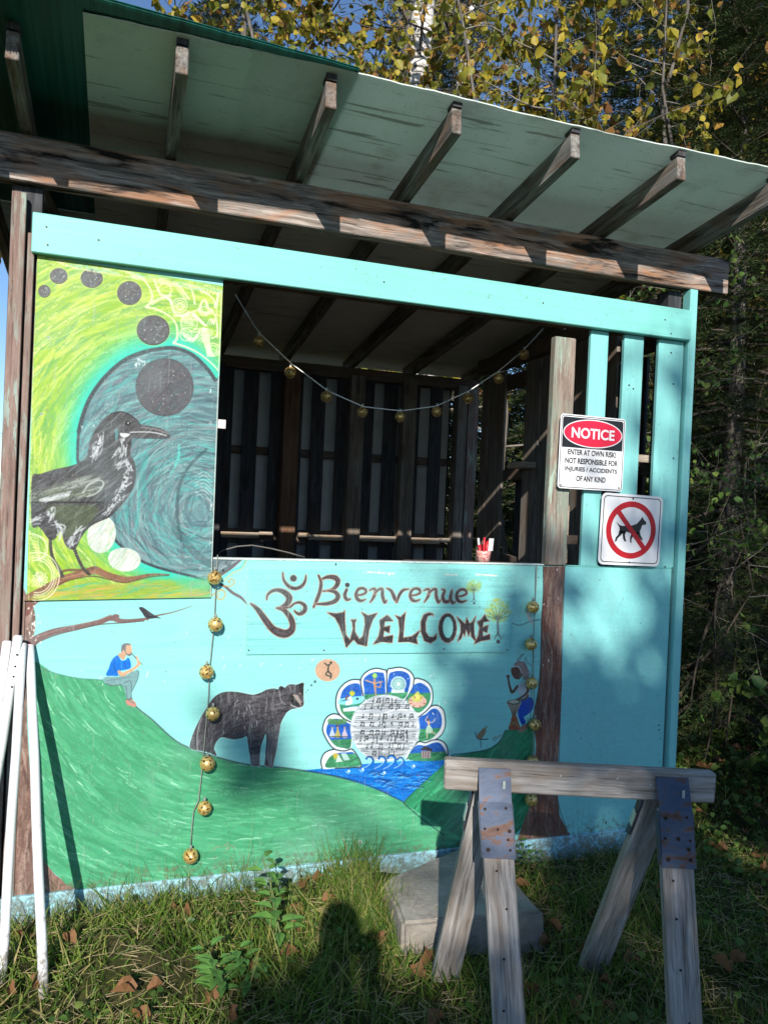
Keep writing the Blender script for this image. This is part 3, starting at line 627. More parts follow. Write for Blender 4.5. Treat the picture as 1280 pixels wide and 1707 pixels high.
    # ---- WELCOME: flared block letters
    def glyph(pts):
        line(pts+[pts[0]], 2.6, 'c99a86', .8, smooth=False, dry=.12)
        FIG.append(('painted_letter', pts, False, 'board')); r = fill(pts, '3a3337', 1, smooth=False, var=.5)
        brush(r, 12, lambda x, y: 1.3, 18, 2.4, ['565055', '2a2528'], (.4, .8))
    glyph(o(540, 322, 600, 328, 645, 320, 655, 305, 655, 380, 662, 470, 690, 505, 710, 430, 705, 385, 695, 370, 732, 368, 722, 390, 722, 450, 750, 500, 775, 480, 790, 400, 785, 350, 765, 318, 810, 342, 870, 325, 840, 370, 815, 440, 800, 545, 740, 530, 715, 500, 690, 525, 665, 555, 645, 480, 620, 410, 590, 355))
    glyph(o(938, 338, 975, 378, 920, 380, 915, 420, 955, 408, 950, 458, 915, 440, 910, 485, 975, 472, 970, 522, 900, 515, 845, 532, 880, 480, 892, 420, 885, 375))
    glyph(o(990, 340, 1025, 352, 1060, 318, 1050, 380, 1042, 490, 1100, 480, 1155, 440, 1130, 490, 1138, 530, 1080, 515, 1010, 518, 1020, 440, 1012, 370))
    glyph(o(1243, 345, 1235, 335, 1205, 345, 1190, 390, 1192, 450, 1215, 485, 1245, 485, 1265, 462, 1262, 500, 1225, 525, 1185, 510, 1162, 450, 1160, 385, 1180, 335, 1215, 322, 1240, 330))
    th = np.linspace(0, 2*np.pi, 30, endpoint=False)
    w2 = crop(660, 940, 4.0)
    ox, oy = w2(338, 425)[0]
    dot(ox, oy, 16.4, 'c99a86', .8, ry=26); dot(ox, oy, 15, '3a3337', 1, ry=24.5, var=.5); dot(ox+.6, oy-1, 8.6, '90e2de', 1, ry=18)
    glyph(w2(400, 350, 440, 385, 455, 400, 465, 355, 482, 395, 500, 385, 525, 345, 512, 400, 515, 470, 530, 520, 495, 480, 490, 440, 478, 480, 460, 430, 452, 480, 440, 455, 430, 490, 405, 515, 425, 450, 425, 400))
    glyph(w2(585, 335, 598, 362, 615, 378, 575, 385, 570, 420, 608, 405, 600, 455, 570, 445, 572, 482, 618, 465, 620, 500, 560, 510, 515, 530, 540, 480, 550, 420, 535, 385, 560, 370))
    # exclamation trees
    def extree(cx, top, s, seed):
        r = np.random.RandomState(seed)
        dot(cx, top+2, 18*s, 'a5d99a', .4, soft=5); 
        for _ in range(int(95*s)):
            a = r.rand()*6.28; q = math.sqrt(r.rand())
            dot(cx+q*20*s*math.cos(a), top+2*s+q*17*s*math.sin(a), 1.2+1.8*r.rand(), ['b5d36a', '8fbf62', 'c9cf6a', '9fc9a0'][r.randint(4)], .55)
        for a in np.linspace(-1.25, 1.25, 8):
            line([(cx, top+15*s), (cx+math.sin(a)*9*s, top+15*s-math.cos(a)*9*s), (cx+math.sin(a)*20*s+r.randn(), top+15*s-math.cos(a)*19*s)], [2.2*s, 1.2*s, .4], '5a6a58', .85)
        line([(cx-.5, top+12*s), (cx, top+26*s), (cx+.5, top+38*s)], [3*s, 4*s, 3*s], '6f8288', .9); line([(cx, top+34*s), (cx-5*s, top+44*s)], 1.2*s, '55656a'); line([(cx, top+34*s), (cx+5*s, top+44*s)], 1.2*s, '55656a')
        dot(cx+.5, top+48*s, 3*s, '5a5f62')
    extree(788, 975, .62, 1); extree(828, 1015, 1.12, 2)
    # ---- bird/feather branch right
    line([(852, 1038), (866, 1042), (885, 1035), (900, 1033)], 1.4, '5a6f78', .8); fill([(876, 1020), (882, 1018), (886, 1030), (888, 1042), (882, 1036)], 'd9c7c0', .7)
    line([(865, 1098), (868, 1092), (873, 1090)], 1.2, '33505a', .8); line([(874, 1100), (876, 1095)], 1, '33505a', .8)
    # ---- drummer
    d = crop(740, 1080, 5.023)
    fill(d(625, 470, 680, 410, 735, 420, 748, 460, 735, 520, 690, 560, 665, 580, 680, 620, 650, 640, 620, 570, 615, 500), '1f56c4', 1, var=.25)
    fill(d(625, 680, 650, 650, 690, 635, 695, 670, 660, 700, 625, 705), 'b08a78')
    fill(d(600, 320, 640, 300, 690, 265, 710, 300, 715, 400, 680, 415, 630, 390), 'cfd9de', 1, var=.15)
    line(d(690, 290, 700, 360, 650, 410, 590, 440), [5, 4.6, 3.6, 3], '73503f'); line(d(610, 320, 570, 370, 548, 320, 535, 250), [4, 4.4, 3.6, 3], '6a4a3c'); dot(*d(533, 238)[0], 3, '6a4a3c')
    line(d(700, 400, 670, 430, 620, 435), [4, 3.4, 2.4], '7a5746')
    fill(d(560, 170, 600, 150, 640, 170, 655, 220, 630, 260, 590, 255, 565, 220), '6f4c3e', 1)
    fill(d(580, 140, 620, 110, 670, 120, 700, 170, 710, 230, 690, 260, 660, 260, 650, 200, 620, 165), 'a58f86', 1, var=.3); line(d(575, 160, 620, 155, 650, 210), 1.4, 'e6eaea')
    for v in ((600, 125, 640, 90, 655, 55, 640, 60), (640, 120, 690, 110, 680, 85), (670, 140, 705, 125, 720, 150), (690, 190, 720, 205, 705, 240), (680, 220, 705, 250, 690, 265), (620, 115, 610, 95, 630, 85)): line(d(*v), 1.1, '8f8080', .9)
    fill(d(525, 450, 640, 450, 625, 500, 600, 560, 575, 560, 545, 500), 'c9b79a', 1); dot(*d(582, 452)[0], 11, '2f3a38', ry=4.2); dot(*d(582, 450)[0], 9.4, 'd6cdb0', ry=3.2)
    for x in (545, 565, 585, 605, 622): line(d(x, 470, 582+(x-582)*.3, 560), .9, '4a3a34')
    fill(d(570, 565, 600, 565, 620, 620, 630, 680, 540, 680, 555, 620), 'a85f45', 1, var=.4); line(d(560, 600, 590, 640, 610, 600), 1, '4f8a6a'); line(d(550, 650, 590, 620, 620, 660), 1, 'c9b45a')
    # little birds on the right hill
    fill(d(275, 730, 300, 700, 325, 675, 345, 665, 350, 690, 335, 730, 310, 760, 285, 765), '9c8466', 1, var=.3); line(d(262, 705, 268, 740, 290, 765), 1.3, '5c5348'); line(d(345, 665, 362, 655), 1.5, '9c8466'); line(d(305, 765, 308, 830), 1, '3c4a48'); line(d(305, 765, 365, 762), 1.6, '27484e')
    line(d(405, 770, 425, 745, 440, 760), 1.3, '6f6a58'); line(d(450, 745, 470, 730), 1.8, 'a07a58'); line(d(420, 780, 430, 765), 1, '3c4a48')
    for k in range(5): dot(732+k*9+rng.randn(), 1253+rng.randn()*2, 1.2, 'c7c9d6', .8)
    # ---- paint chips, dabs and scribbles on the blue
    for (x, y, n_, sx, sy) in ((383, 1060, 6, 2, 6), (402, 1085, 8, 4, 6), (393, 1100, 6, 10, 8), (374, 1110, 4, 3, 4), (312, 1055, 2, 2, 2), (250, 1122, 4, 3, 3), (262, 1140, 3, 2, 2), (275, 1137, 3, 2, 2), (350, 1140, 6, 4, 4), (440, 1110, 5, 5, 5), (500, 1108, 5, 3, 4), (470, 1112, 3, 4, 4),
                               (520, 1100, 6, 8, 1.5), (600, 1101, 8, 10, 2), (720, 1125, 5, 3, 2), (780, 1135, 8, 8, 5), (745, 1170, 8, 12, 2), (488, 1133, 2, 2, 3)): chips(x, y, sx, sy, n_, .5, 2.6, 'dcf7f4', .85)
    chips(60, 1030, 6, 30, 50, .6, 3.4, 'f2efe8', .9); chips(52, 1070, 5, 20, 30, .6, 3, 'f2efe8', .9)
    for (x, y) in ((600, 1403), ): dot(x, y, 3.4, 'dfe6df'); dot(x, y, 1.6, '3f9468')
    line([(355, 1418), (362, 1410), (368, 1412)], 1, 'c58a78', .7); line([(372, 1412), (380, 1404), (378, 1416), (386, 1408), (392, 1414)], .9, 'c58a78', .7)
    for _ in range(70): x = 60+rng.rand()*1070; y = 950+rng.rand()*520; dot(x, y, .5+.7*rng.rand(), '37474a', .7)
    # curls beside the crow board and the egg tip running over the edge
    fill([(352, 931), (400, 931), (388, 945), (366, 962), (352, 966)], '5b6f76', 1, smooth=False, var=.5)
    for k in range(10): line([(353+k*2, 958-k*2.5), (375+k*2, 945-k), (396, 933)], 1, '9fb0b4', .6, dry=.3)
    line([(362, 962), (384, 948), (402, 932)], 3.4, '6b5a60', .9)
    line([(366, 968), (385, 952), (400, 946), (408, 938), (410, 931)], 2.4, '45d8cf', .6); line([(374, 968), (380, 962), (390, 954), (402, 948), (409, 938), (411, 932)], 1.8, 'c9b070', .7)
    line([(368, 974), (376, 978), (388, 988), (402, 996), (411, 1006)], [3, 3.4, 4, 3.8, 1.6], '6b5a60', 1)
    line([(372, 976), (384, 977), (391, 970), (386, 965), (381, 969), (384, 972)], 1.6, 'c99a55', .85); line([(352, 993), (360, 988), (370, 983), (376, 990), (370, 999), (362, 996), (365, 990)], 1.7, 'd09a4a', .85)
    chips(413, 960, .6, 8, 8, .5, 1.4, 'e8fbf8'); chips(412, 1000, .6, 20, 14, .5, 1.4, 'e8fbf8')

def paint_crow():
    """the tall panel with the crow: painted as a separate board over the same window"""
    k = crop(0, 420, 2.944)
    P = [(60, 426), (372, 478), (353, 995), (46, 1004)]
    pan = fill(P, '9dc540', 1, smooth=False, var=.2)
    C0 = to_canvas([(305, 790)])[0]
    def swirl(x, y): return math.atan2(y-C0[1], (x-C0[0])*1.0)+math.pi/2
    brush(pan, 1500, swirl, 110, 8, ['8fbc34', 'b2d04e', '79b04a', 'a9c83c', 'c3d65c', '6fae58'], (.35, .8), dry=.1)
    brush(pan, 900, swirl, 80, 3, ['dbe37e', 'e6eaa0', 'cbdc62', '86b83a'], (.3, .75), dry=.3)
    # glow ring then egg
    egg = [(262, 583), (290, 581), (320, 592), (345, 615), (358, 634), (372, 660), (372, 980), (330, 963), (300, 955), (262, 945), (232, 932), (205, 912), (182, 888), (160, 855), (142, 810), (130, 765), (132, 720), (140, 690), (153, 660), (175, 630), (205, 603), (235, 589)]
    FIG.append(('painted_egg', [(min(q[0], 366), q[1]) for q in egg], True, 'crow'))
    ec = np.array([270, 770.])
    for s, a_, sf in ((1.24, .25, 26), (1.16, .5, 16), (1.09, .8, 9)):
        r = mask_poly([tuple(ec+(np.array(p)-ec)*[s, s]) for p in egg], True, sf)
        x0, y0, x1, y1, mm = r
        x0b, y0b, x1b, y1b, pm = pan
        full = np.zeros_like(mm); A0, A1, B0, B1 = max(x0, x0b), min(x1, x1b), max(y0, y0b), min(y1, y1b)
        full[B0-y0:B1-y0, A0-x0:A1-x0] = pm[B0-y0b:B1-y0b, A0-x0b:A1-x0b]
        _blend(x0, y0, x1, y1, mm*full*a_, hexc('34c9b0' if s > 1.1 else '2fd2c4'), .1)
    def clipmask(r):
        x0, y0, x1, y1, mm = r; x0b, y0b, x1b, y1b, pm = pan
        full = np.zeros_like(mm); A0, A1, B0, B1 = max(x0, x0b), min(x1, x1b), max(y0, y0b), min(y1, y1b)
        full[B0-y0:B1-y0, A0-x0:A1-x0] = pm[B0-y0b:B1-y0b, A0-x0b:A1-x0b]
        return x0, y0, x1, y1, mm*full
    er = clipmask(mask_poly(egg, True, 1.2)); _blend(*er[:4], er[4], hexc('648d92'), .3)
    C1 = to_canvas([(330, 850)])[0]
    def wv(x, y): return math.atan2(y-C1[1], x-C1[0])+math.pi/2
    brush(er, 900, wv, 90, 6, ['4a6c75', '6f9599', '7d858c', '55a9a6', '5d7a80', '4a656e', '7fa8a8'], (.35, .8), dry=.1)
    brush(er, 420, wv, 70, 2.6, ['8fb9b8', '6fc0b8', 'a8c4c2', '2f4a52', '3fb5aa'], (.3, .75), dry=.3)
    line(k(720, 1000, 700, 1100, 730, 1230, 800, 1330, 900, 1400, 1020, 1440), 7, '3bb4aa', .35, dry=.3); line(k(900, 1450, 870, 1300, 880, 1150, 930, 1050, 1010, 970), 4, '2f4850', .6, dry=.2)
    line(k(880, 940, 875, 1010, 840, 1080), 4, '62cfc4', .7, dry=.3); line(k(860, 1360, 960, 1480, 1030, 1530), 10, '3f5a60', .5, dry=.2)
    for kk in range(7): line(k(960, 1100+kk*16, 1000, 1080+kk*18, 1040, 1110+kk*20), 2, 'b7dad6', .5, dry=.35)
    chips(*k(1040, 1260)[0], 4, 4, 8, 1, 4, 'd7e6e4', .7); chips(*k(1020, 1440)[0], 5, 4, 8, 1, 4, 'c7dcda', .6); chips(*k(1040, 690)[0], 3, 4, 6, 1, 3, 'd7e6e4', .7)
    # egg outline, ragged
    out = np.array(catmull(egg+[egg[0]], False, 8))
    line([p for p in egg[-6:]]+egg[:5], 5, '3b4a50', .95, dry=.08, clip=pan); line(egg[6:16], 3.4, '33434a', .95, clip=pan); line(egg[15:20], 3.2, '33434a', .95, clip=pan)
    for p in out[::1]:
        if rng.rand() < .8: dot(p[0]+rng.randn()*.8, p[1]+rng.randn()*.8, 1.6, '2f3d43', .8) if p[0] < 366 else None
    chips(*k(700, 545)[0], 7, 3, 16, 1, 4, 'e3eeee', .8); chips(*k(450, 855)[0], 6, 4, 14, 1, 3.4, 'b9c8ca', .8); chips(*k(520, 750)[0], 14, 1.5, 20, .6, 2.4, '9fb4b8', .8)
    # dark discs
    discs = [(808, 665, 140, 140), (752, 387, 79, 72), (636, 205, 60, 58), (452, 133, 54, 46), (291, 122, 43, 38), (221, 196, 30, 30)]
    for i, (x, y, rx, ry) in enumerate(discs):
        cx_, cy_ = k(x, y)[0]; th = np.linspace(0, 6.283, 28, endpoint=False)
        pts = np.stack([cx_+rx/2.944*np.cos(th), cy_+ry/2.944*np.sin(th)], 1)
        FIG.append(('painted_moon', [tuple(q) for q in pts], False, 'crow'))
        if i < 5: line(list(pts)+[pts[0]], 3, 'cfe07a' if i else '5f8085', .5, smooth=False)
        r = fill(pts, '55555a', 1, smooth=False, var=.45); brush(r, 10+int(rx*.6), lambda a, b_: -.9, 34, 3.4, ['474349', '62645f', '6d6f74', '4f5c5c'] if i else ['3f3840', '4c5c62', '5a4f58', '3b4d52'], (.3, .7))
        for _ in range(int(rx*.22)):
            a_ = rng.rand()*6.28; q = math.sqrt(rng.rand())*.85; dot(cx_+q*rx/2.944*math.cos(a_), cy_+q*ry/2.944*math.sin(a_), .5+.5*rng.rand(), 'e6eeea', .9)
        if i < 2: line([p for p in pts]+[pts[0]], 1, '2b2b30', .6, smooth=False)
    # eggs (two pale) bottom
    for (x, y, rx, ry, rot) in ((500, 1385, 70, 92, .15), (612, 1508, 80, 58, .1)):
        cx_, cy_ = k(x, y)[0]; th = np.linspace(0, 6.283, 28, endpoint=False)
        pts = np.stack([cx_+rx/2.944*np.cos(th)*math.cos(rot)-ry/2.944*np.sin(th)*math.sin(rot), cy_+rx/2.944*np.cos(th)*math.sin(rot)+ry/2.944*np.sin(th)*math.cos(rot)], 1)
        r = fill(pts, 'cfd9cc', 1, smooth=False, var=.15); brush(r, 70, lambda a, b_: -1.0, 40, 3.4, ['eef2ea', 'b9c9c0', 'd9c9c4', 'a9c9a4', 'f4f6f2'], (.3, .8))
    # branch under the crow
    line(k(145, 1700, 220, 1660, 300, 1610, 370, 1585, 420, 1570, 470, 1560, 520, 1580, 600, 1605, 660, 1600, 740, 1582, 830, 1580), [13, 12, 10, 9, 9, 10, 8, 9, 6, 3, 1], '8a6248', 1, var=.4, clip=pan)
    line(k(145, 1712, 230, 1668, 310, 1620, 380, 1600, 470, 1590, 600, 1620, 660, 1612, 740, 1592, 830, 1585), 1.4, '4f3528', .8, clip=pan); line(k(300, 1575, 330, 1560, 430, 1558, 470, 1545), 3, '6b4a3a', .9)
    line(k(310, 1600, 400, 1578, 470, 1572), 1.6, 'b08a70', .7)
    g2 = fill(k(145, 1700, 300, 1640, 420, 1610, 600, 1635, 700, 1615, 900, 1600, 1035, 1612, 1033, 1690, 145, 1706), 'a3b83a', .65, smooth=False, soft=4)
    brush(g2, 160, lambda x, y: -.15, 90, 5, ['c9b84a', '6fb04a', 'b5c24a', '43b99a', '8fae3a', 'd0a85a'], (.3, .7))
    g3 = fill(k(830, 1590, 930, 1595, 1034, 1605, 1033, 1650, 900, 1640), '3cc7a8', .6, soft=4)
    # crow body
    crow = k(160, 1110, 200, 1090, 280, 1065, 350, 1050, 400, 1030, 430, 1000, 440, 940, 465, 880, 500, 830, 545, 795, 585, 785, 630, 792, 665, 820, 690, 848, 740, 856, 800, 872, 834, 900, 822, 916, 740, 917, 680, 916, 650, 914, 645, 950, 640, 990,
             660, 1030, 668, 1080, 660, 1140, 630, 1200, 580, 1260, 540, 1300, 470, 1330, 430, 1360, 400, 1400, 375, 1450, 350, 1458, 320, 1430, 305, 1370, 290, 1380, 270, 1408, 240, 1405, 215, 1370, 190, 1345, 160, 1335)
    FIG.append(('painted_crow', [(max(q[0], 58-.0), q[1]) for q in crow], True, 'crow')); cr = fill(crow, '48484b', 1, var=.45)
    cr = clipmask(cr)
    brush(cr, 500, lambda x, y: -.75, 40, 4, ['2f2e31', '5f5f63', '3f3e42', '74767a', '29282b'], (.35, .8), dry=.1)
    wing = mask_poly(k(160, 1180, 260, 1150, 380, 1110, 460, 1095, 510, 1110, 515, 1140, 470, 1190, 400, 1210, 300, 1225, 160, 1232), True, 3)
    wing = clipmask(wing); _blend(*wing[:4], wing[4]*.4, hexc('66705c'), .3); brush(wing, 120, lambda x, y: -.35, 60, 3, ['9aa09a', '74806a', '3a3c3a', 'b4bcb8', '55604c'], (.3, .75))
    belly = mask_poly(k(230, 1250, 400, 1240, 480, 1250, 460, 1310, 400, 1360, 330, 1400, 300, 1330), True, 3); belly = clipmask(belly); _blend(*belly[:4], belly[4]*.5, hexc('55683c'), .3)
    line(k(410, 1180, 440, 1140, 490, 1120, 510, 1140, 480, 1180, 430, 1200), 2.2, 'c9d2d0', .7, dry=.2); line(k(160, 1228, 350, 1228, 510, 1228), 2, '1c1a1c', .9)
    hl = [(470, 990, 480, 960, 500, 900), (455, 1010, 470, 980, 485, 940), (570, 985, 590, 960, 615, 920), (585, 1060, 620, 1030, 640, 1080), (600, 1110, 625, 1090, 610, 1150), (560, 1220, 600, 1170, 640, 1130), (520, 1290, 560, 1240, 600, 1200), (600, 1000, 615, 950), (200, 1225, 280, 1200, 350, 1180), (240, 1290, 260, 1270, 250, 1320), (270, 1330, 300, 1360, 280, 1400), (160, 1320, 200, 1300), (350, 1440, 365, 1400, 400, 1350)]
    for v in hl:
        for j in range(7):
            w = [c+rng.randn()*11 for c in v]; line(k(*w), 1.5, 'c9cfd2', .65, dry=.3)
    fill(k(565, 880, 576, 868, 582, 900, 570, 930), '5fa6a6', .7); fill(k(590, 890, 610, 890, 640, 895, 620, 910, 595, 905), 'e2e6e6', .9); dot(*k(628, 842)[0], 4.4, '101012'); dot(*k(630, 840)[0], 1.3, 'e8efef'); dot(*k(612, 835)[0], 1.6, '5a6a6a')
    line(k(640, 886, 700, 884, 760, 888, 815, 902), 1.5, 'd3d7d9', .9); line(k(700, 862, 770, 872, 825, 893), 1.6, '8e8486', .9); line(k(545, 795, 600, 785, 660, 815, 690, 850), 1.2, '17161a', .8)
    # legs
    for v in ((250, 1400, 252, 1450, 262, 1500, 290, 1550, 310, 1590), (365, 1450, 385, 1500, 410, 1550, 440, 1580)):
        q = k(*v); line(q, 3.4, '46443f', 1)
        cq = catmull(q, False, 5)
        for p in cq: line([(p[0]-2.6, p[1]+.5), (p[0]+2.6, p[1]-.5)], .9, '2b2a28', .9)
    # ---- white lace
    col = 'f1efd2'
    l = crop(220, 440, 8.0)
    def beads(pts, r=1.5, step=3.2, c=col):
        q = catmull(pts, False, 8); seg = np.r_[0, np.cumsum(np.hypot(*np.diff(q, axis=0).T))]
        for t in np.arange(0, seg[-1], step):
            x = np.interp(t, seg, q[:, 0]); y = np.interp(t, seg, q[:, 1]); dot(x, y, r, c, .85); dot(x, y, r*.42, '9db84a', .8)
    def lace(pts, w=1.1): line(pts, w, col, .92, clip=pan)
    for v in ((0, 175, 120, 200, 200, 270, 250, 370, 265, 450, 240, 520, 180, 580), (180, 580, 300, 600, 420, 650, 520, 720, 580, 800, 600, 900, 590, 1000, 545, 1055), (545, 1055, 700, 1100, 850, 1170, 980, 1260, 1090, 1360, 1140, 1420), (260, 530, 340, 480, 440, 450, 510, 480, 530, 560),
              (290, 210, 330, 320, 370, 390, 440, 430, 520, 420), (520, 270, 620, 290, 690, 380, 760, 470), (760, 290, 800, 380, 820, 460, 830, 540), (890, 340, 960, 380, 1040, 430, 1090, 500, 1100, 590), (1150, 380, 1140, 460, 1110, 560), (520, 580, 580, 670, 680, 690, 760, 640)):
        lace(l(*v), 1.3); beads([(x+1.6, y+1.8) for x, y in l(*v)], 1.5, 3.1)
    for (x, y, rr) in ((440, 360, 85), (640, 560, 95), (640, 560, 65), (640, 570, 40), (760, 800, 110), (1080, 1150, 85), (1080, 1150, 55), (960, 640, 60), (720, 950, 80)):
        cx_, cy_ = l(x, y)[0]; th = np.linspace(0, 6.283, 24); lace([(cx_+rr/8*math.cos(t), cy_+rr/8*math.sin(t)) for t in th], 1.1)
    for t in np.linspace(0, 3.1, 8): cx_, cy_ = l(640, 560)[0]; lace([(cx_+2*math.cos(t*2), cy_+2*math.sin(t*2)), (cx_+6*math.cos(t*2), cy_+6*math.sin(t*2))], .8)
    for j in range(9): lace(l(560+j*16, 290+j*22, 610+j*17, 270+j*26), 1)                    # ladder
    for j in range(6): lace(l(460+j*4, 470-j*3, 500+j*6, 500, 520, 560-j*10), .8)
    lace(l(560, 700, 640, 700, 800, 650, 900, 600, 940, 500, 980, 500, 1000, 580, 1070, 620, 1110, 720, 1140, 860, 1130, 960, 1060, 1000), 1.6); beads(l(900, 600, 930, 520, 980, 500, 1010, 570), 2, 3.4)
    for j in range(4): lace(l(790+j*14, 660+j*2, 860+j*14, 740, 960+j*10, 830), 1.3)
    for j in range(3): lace(l(900-j*8, 610+j*14, 980, 650+j*14, 1060+j*6, 620+j*18), 1.2)
    for j in range(11):
        a_ = .3+j*.27; cx_, cy_ = l(960, 860)[0]; lace([(cx_, cy_), (cx_+11*math.cos(a_)+1, cy_+14*math.sin(a_)), (cx_+17*math.cos(a_+.2), cy_+24*math.sin(a_+.1))], 1.1)
    for j in range(6): lace(l(650+j*22, 900+j*10, 700+j*20, 980+j*6, 800+j*12, 1050-j*18, 880+j*5, 960-j*14), 1)
    for j in range(5): lace(l(650+j*14, 720+j*16, 760, 690+j*28, 850-j*5, 740+j*24), .9); beads(l(660, 760+j*28, 740, 740+j*28, 810, 760+j*26), 1.1, 2.6)
    for j in range(7): lace(l(930+j*16, 940, 950+j*14, 1040, 990+j*10, 1150, 1000+j*16, 1240), 1)
    for j in range(4): lace(l(1000+j*30, 820, 1040+j*20, 740, 1070+j*10, 800), 1)
    for j in range(26): dot(*l(880*rng.rand()+330, 250+900*rng.rand())[0], .7, col, .8)
    for j in range(5): lace(l(300+40*j, 200+12*j, 330+40*j, 260+8*j, 380+36*j, 230+14*j), .9); lace(l(900+50*j, 330+8*j, 930+50*j, 400+6*j, 960+44*j, 350+10*j), .9)
    for j in range(4): lace(l(1130+j*10, 400, 1120+j*14, 700, 1130+j*10, 1000), .6) if j < 2 else None
    # lower-left doily
    cx_, cy_ = k(185, 1590)[0]
    for rr in (40, 31, 27): lace([(cx_+rr*.92*math.cos(t), cy_+rr*math.sin(t)) for t in np.linspace(-1.9, 1.75, 22)], 1.2)
    beads([(cx_+35*.92*math.cos(t), cy_+35*math.sin(t)) for t in np.linspace(-1.9, 1.75, 22)], 1.6, 3.8, 'ebe8b4')
    for t in np.linspace(-1.9, 4.2, 12): lace([(cx_+5, cy_+5), (cx_+5+9*math.cos(t-.2), cy_+5+9*math.sin(t-.2)), (cx_+5+13*math.cos(t), cy_+5+13*math.sin(t)), (cx_+5+9*math.cos(t+.2), cy_+5+9*math.sin(t+.2)), (cx_+5, cy_+5)], .9)
    for j in range(8): line(k(160, 1400+j*16, 190+j*2, 1410+j*14, 175+j*3, 1440+j*12), 1, 'dfe3a0', .8, clip=pan)
    lace(k(160, 1380, 210, 1400, 235, 1440, 225, 1490, 180, 1510), 1.3); beads(k(165, 1390, 215, 1410, 228, 1450, 215, 1495), 1.3, 3.4)
    # small screw rings, dots and worn edge
    for (x, y) in ((1032, 842), (982, 1549), (240, 423), (207, 797)): dot(*k(x, y)[0], 2.6, 'c9ced0', .8); dot(*k(x, y)[0], 1.4, '5f7a7c', .9)
    brush(clipmask(mask_poly([(60, 428), (372, 480), (372, 492), (60, 440)], False, 2)), 60, lambda x, y: .15, 60, 4, ['7fd0b4', 'd9e2a0', 'e2ddb0'], (.3, .7))
    line([(369, 486), (351, 994)], 1.3, 'e9f0e4', .85, smooth=False); chips(58, 455, 2, 12, 20, .4, 1.6, 'eef0d8'); line([(60, 440), (49, 997)], 1.2, 'dfe6c0', .6, smooth=False, dry=.35)
# ================================================================ THE SETTING: ground
def ground_h(x, y):
    h = .012*np.sin(x*1.7+.4)*np.cos(y*1.3)+.008*np.sin(x*4.1+y*3.3)
    h = h+.05*np.clip((-y-.05)/1.5, 0, 1)*np.clip(.2-x*.05, -.1, .2)
    h = h+.10*np.exp(-((x-.98)/.22)**2-((y+.16)/.16)**2)+.05*np.exp(-((x+.1)/.3)**2-((y+.25)/.2)**2)
    return h+np.clip(x-3., 0, 60)*.03+np.clip(y-3, 0, 60)*.03
def ground_mesh():
    def ax(a, b, c, d, n):
        return np.concatenate([-np.geomspace(-a, -b, 14)[:-1] if a < 0 else [], np.linspace(b, c, n), np.geomspace(c, d, 14)[1:]])
    xs = ax(-400., -3., 6., 400., 110); ys = np.concatenate([-np.geomspace(400, 3.2, 14)[:-1], np.linspace(-3.2, 5., 100), np.geomspace(5, 500, 14)[1:]])
    X, Y = np.meshgrid(xs, ys); Z = ground_h(X, Y); Z = np.where((abs(X) > 40) | (abs(Y) > 40), Z.clip(-1, 1.3), Z)
    V = np.stack([X.ravel(), Y.ravel(), Z.ravel()], 1); nx = len(xs); i = np.arange((len(ys)-1)*nx).reshape(len(ys)-1, nx)[:, :-1].ravel()
    return V, np.stack([i, i+1, i+nx+1, i+nx], 1)
s = N('grassy_soil', .95, .1); v = s.vec(rnd=False)
c = s.ramp(s.noise(7., v, 8., .7), [(.3, (.018, .020, .008)), (.5, (.045, .050, .016)), (.62, (.09, .075, .035)), (.75, (.06, .07, .02))])
s.col(c); s.bump(s.noise(30., v, 6., .7), .8, .02); M['soil'] = s.m
V, F = ground_mesh(); g = big('ground', V, F, M['soil'], None, True); tag(g, kind='structure')

# ================================================================ THE KIOSK
t0 = 0
K = thing('wooden_kiosk', 'turquoise painted wooden booth with mural front, open serving window and slanted roof', 'booth', (1.1, 1.1, 0))
paint_mural()
FIG_M = list(FIG); FIG.clear(); im_m = image_of('mural_paint', CV)
paint_crow(); FIG_C = list(FIG); im_c = image_of('crow_panel_paint', CV)
M['mural'] = mural_mat('mural_paint', im_m); M['crow'] = mural_mat('crow_panel_paint', im_c)
M['ply_edge'] = simple('plywood_edge', (.42, .36, .26), .85, .2, .3, 60.)
def canvas_uv(o):
    me = o.data; uv = me.uv_layers.new(name='UVMap'); m = absm(o)
    for lp in me.loops:
        p = m @ me.vertices[lp.vertex_index].co
        uv.data[lp.index].uv = ((p.x-CX0)/(CX1-CX0), (p.z-E-CZ0)/(CZ1-CZ0))
    return o
def sheet(name, outline, y, thick, mat, parent):         # painted sheet with real thickness; outline = [(x, z rel)]
    n = len(outline); V = [(x, y, z+E) for x, z in outline]+[(x, y+thick, z+E) for x, z in outline]
    F = [tuple(range(n))[::1], tuple(range(2*n-1, n-1, -1))]+[((i+1) % n, i, i+n, (i+1) % n+n) for i in range(n)]
    # front must face -y
    a = sum(outline[i][0]*outline[(i+1) % n][1]-outline[(i+1) % n][0]*outline[i][1] for i in range(n))
    if a < 0: F = [f[::-1] for f in F]
    o = mk(name, V, F, mat, parent); o.data.materials.append(M['ply_edge'])
    for p in o.data.polygons[1:]: p.material_index = 1
    return canvas_uv(o)
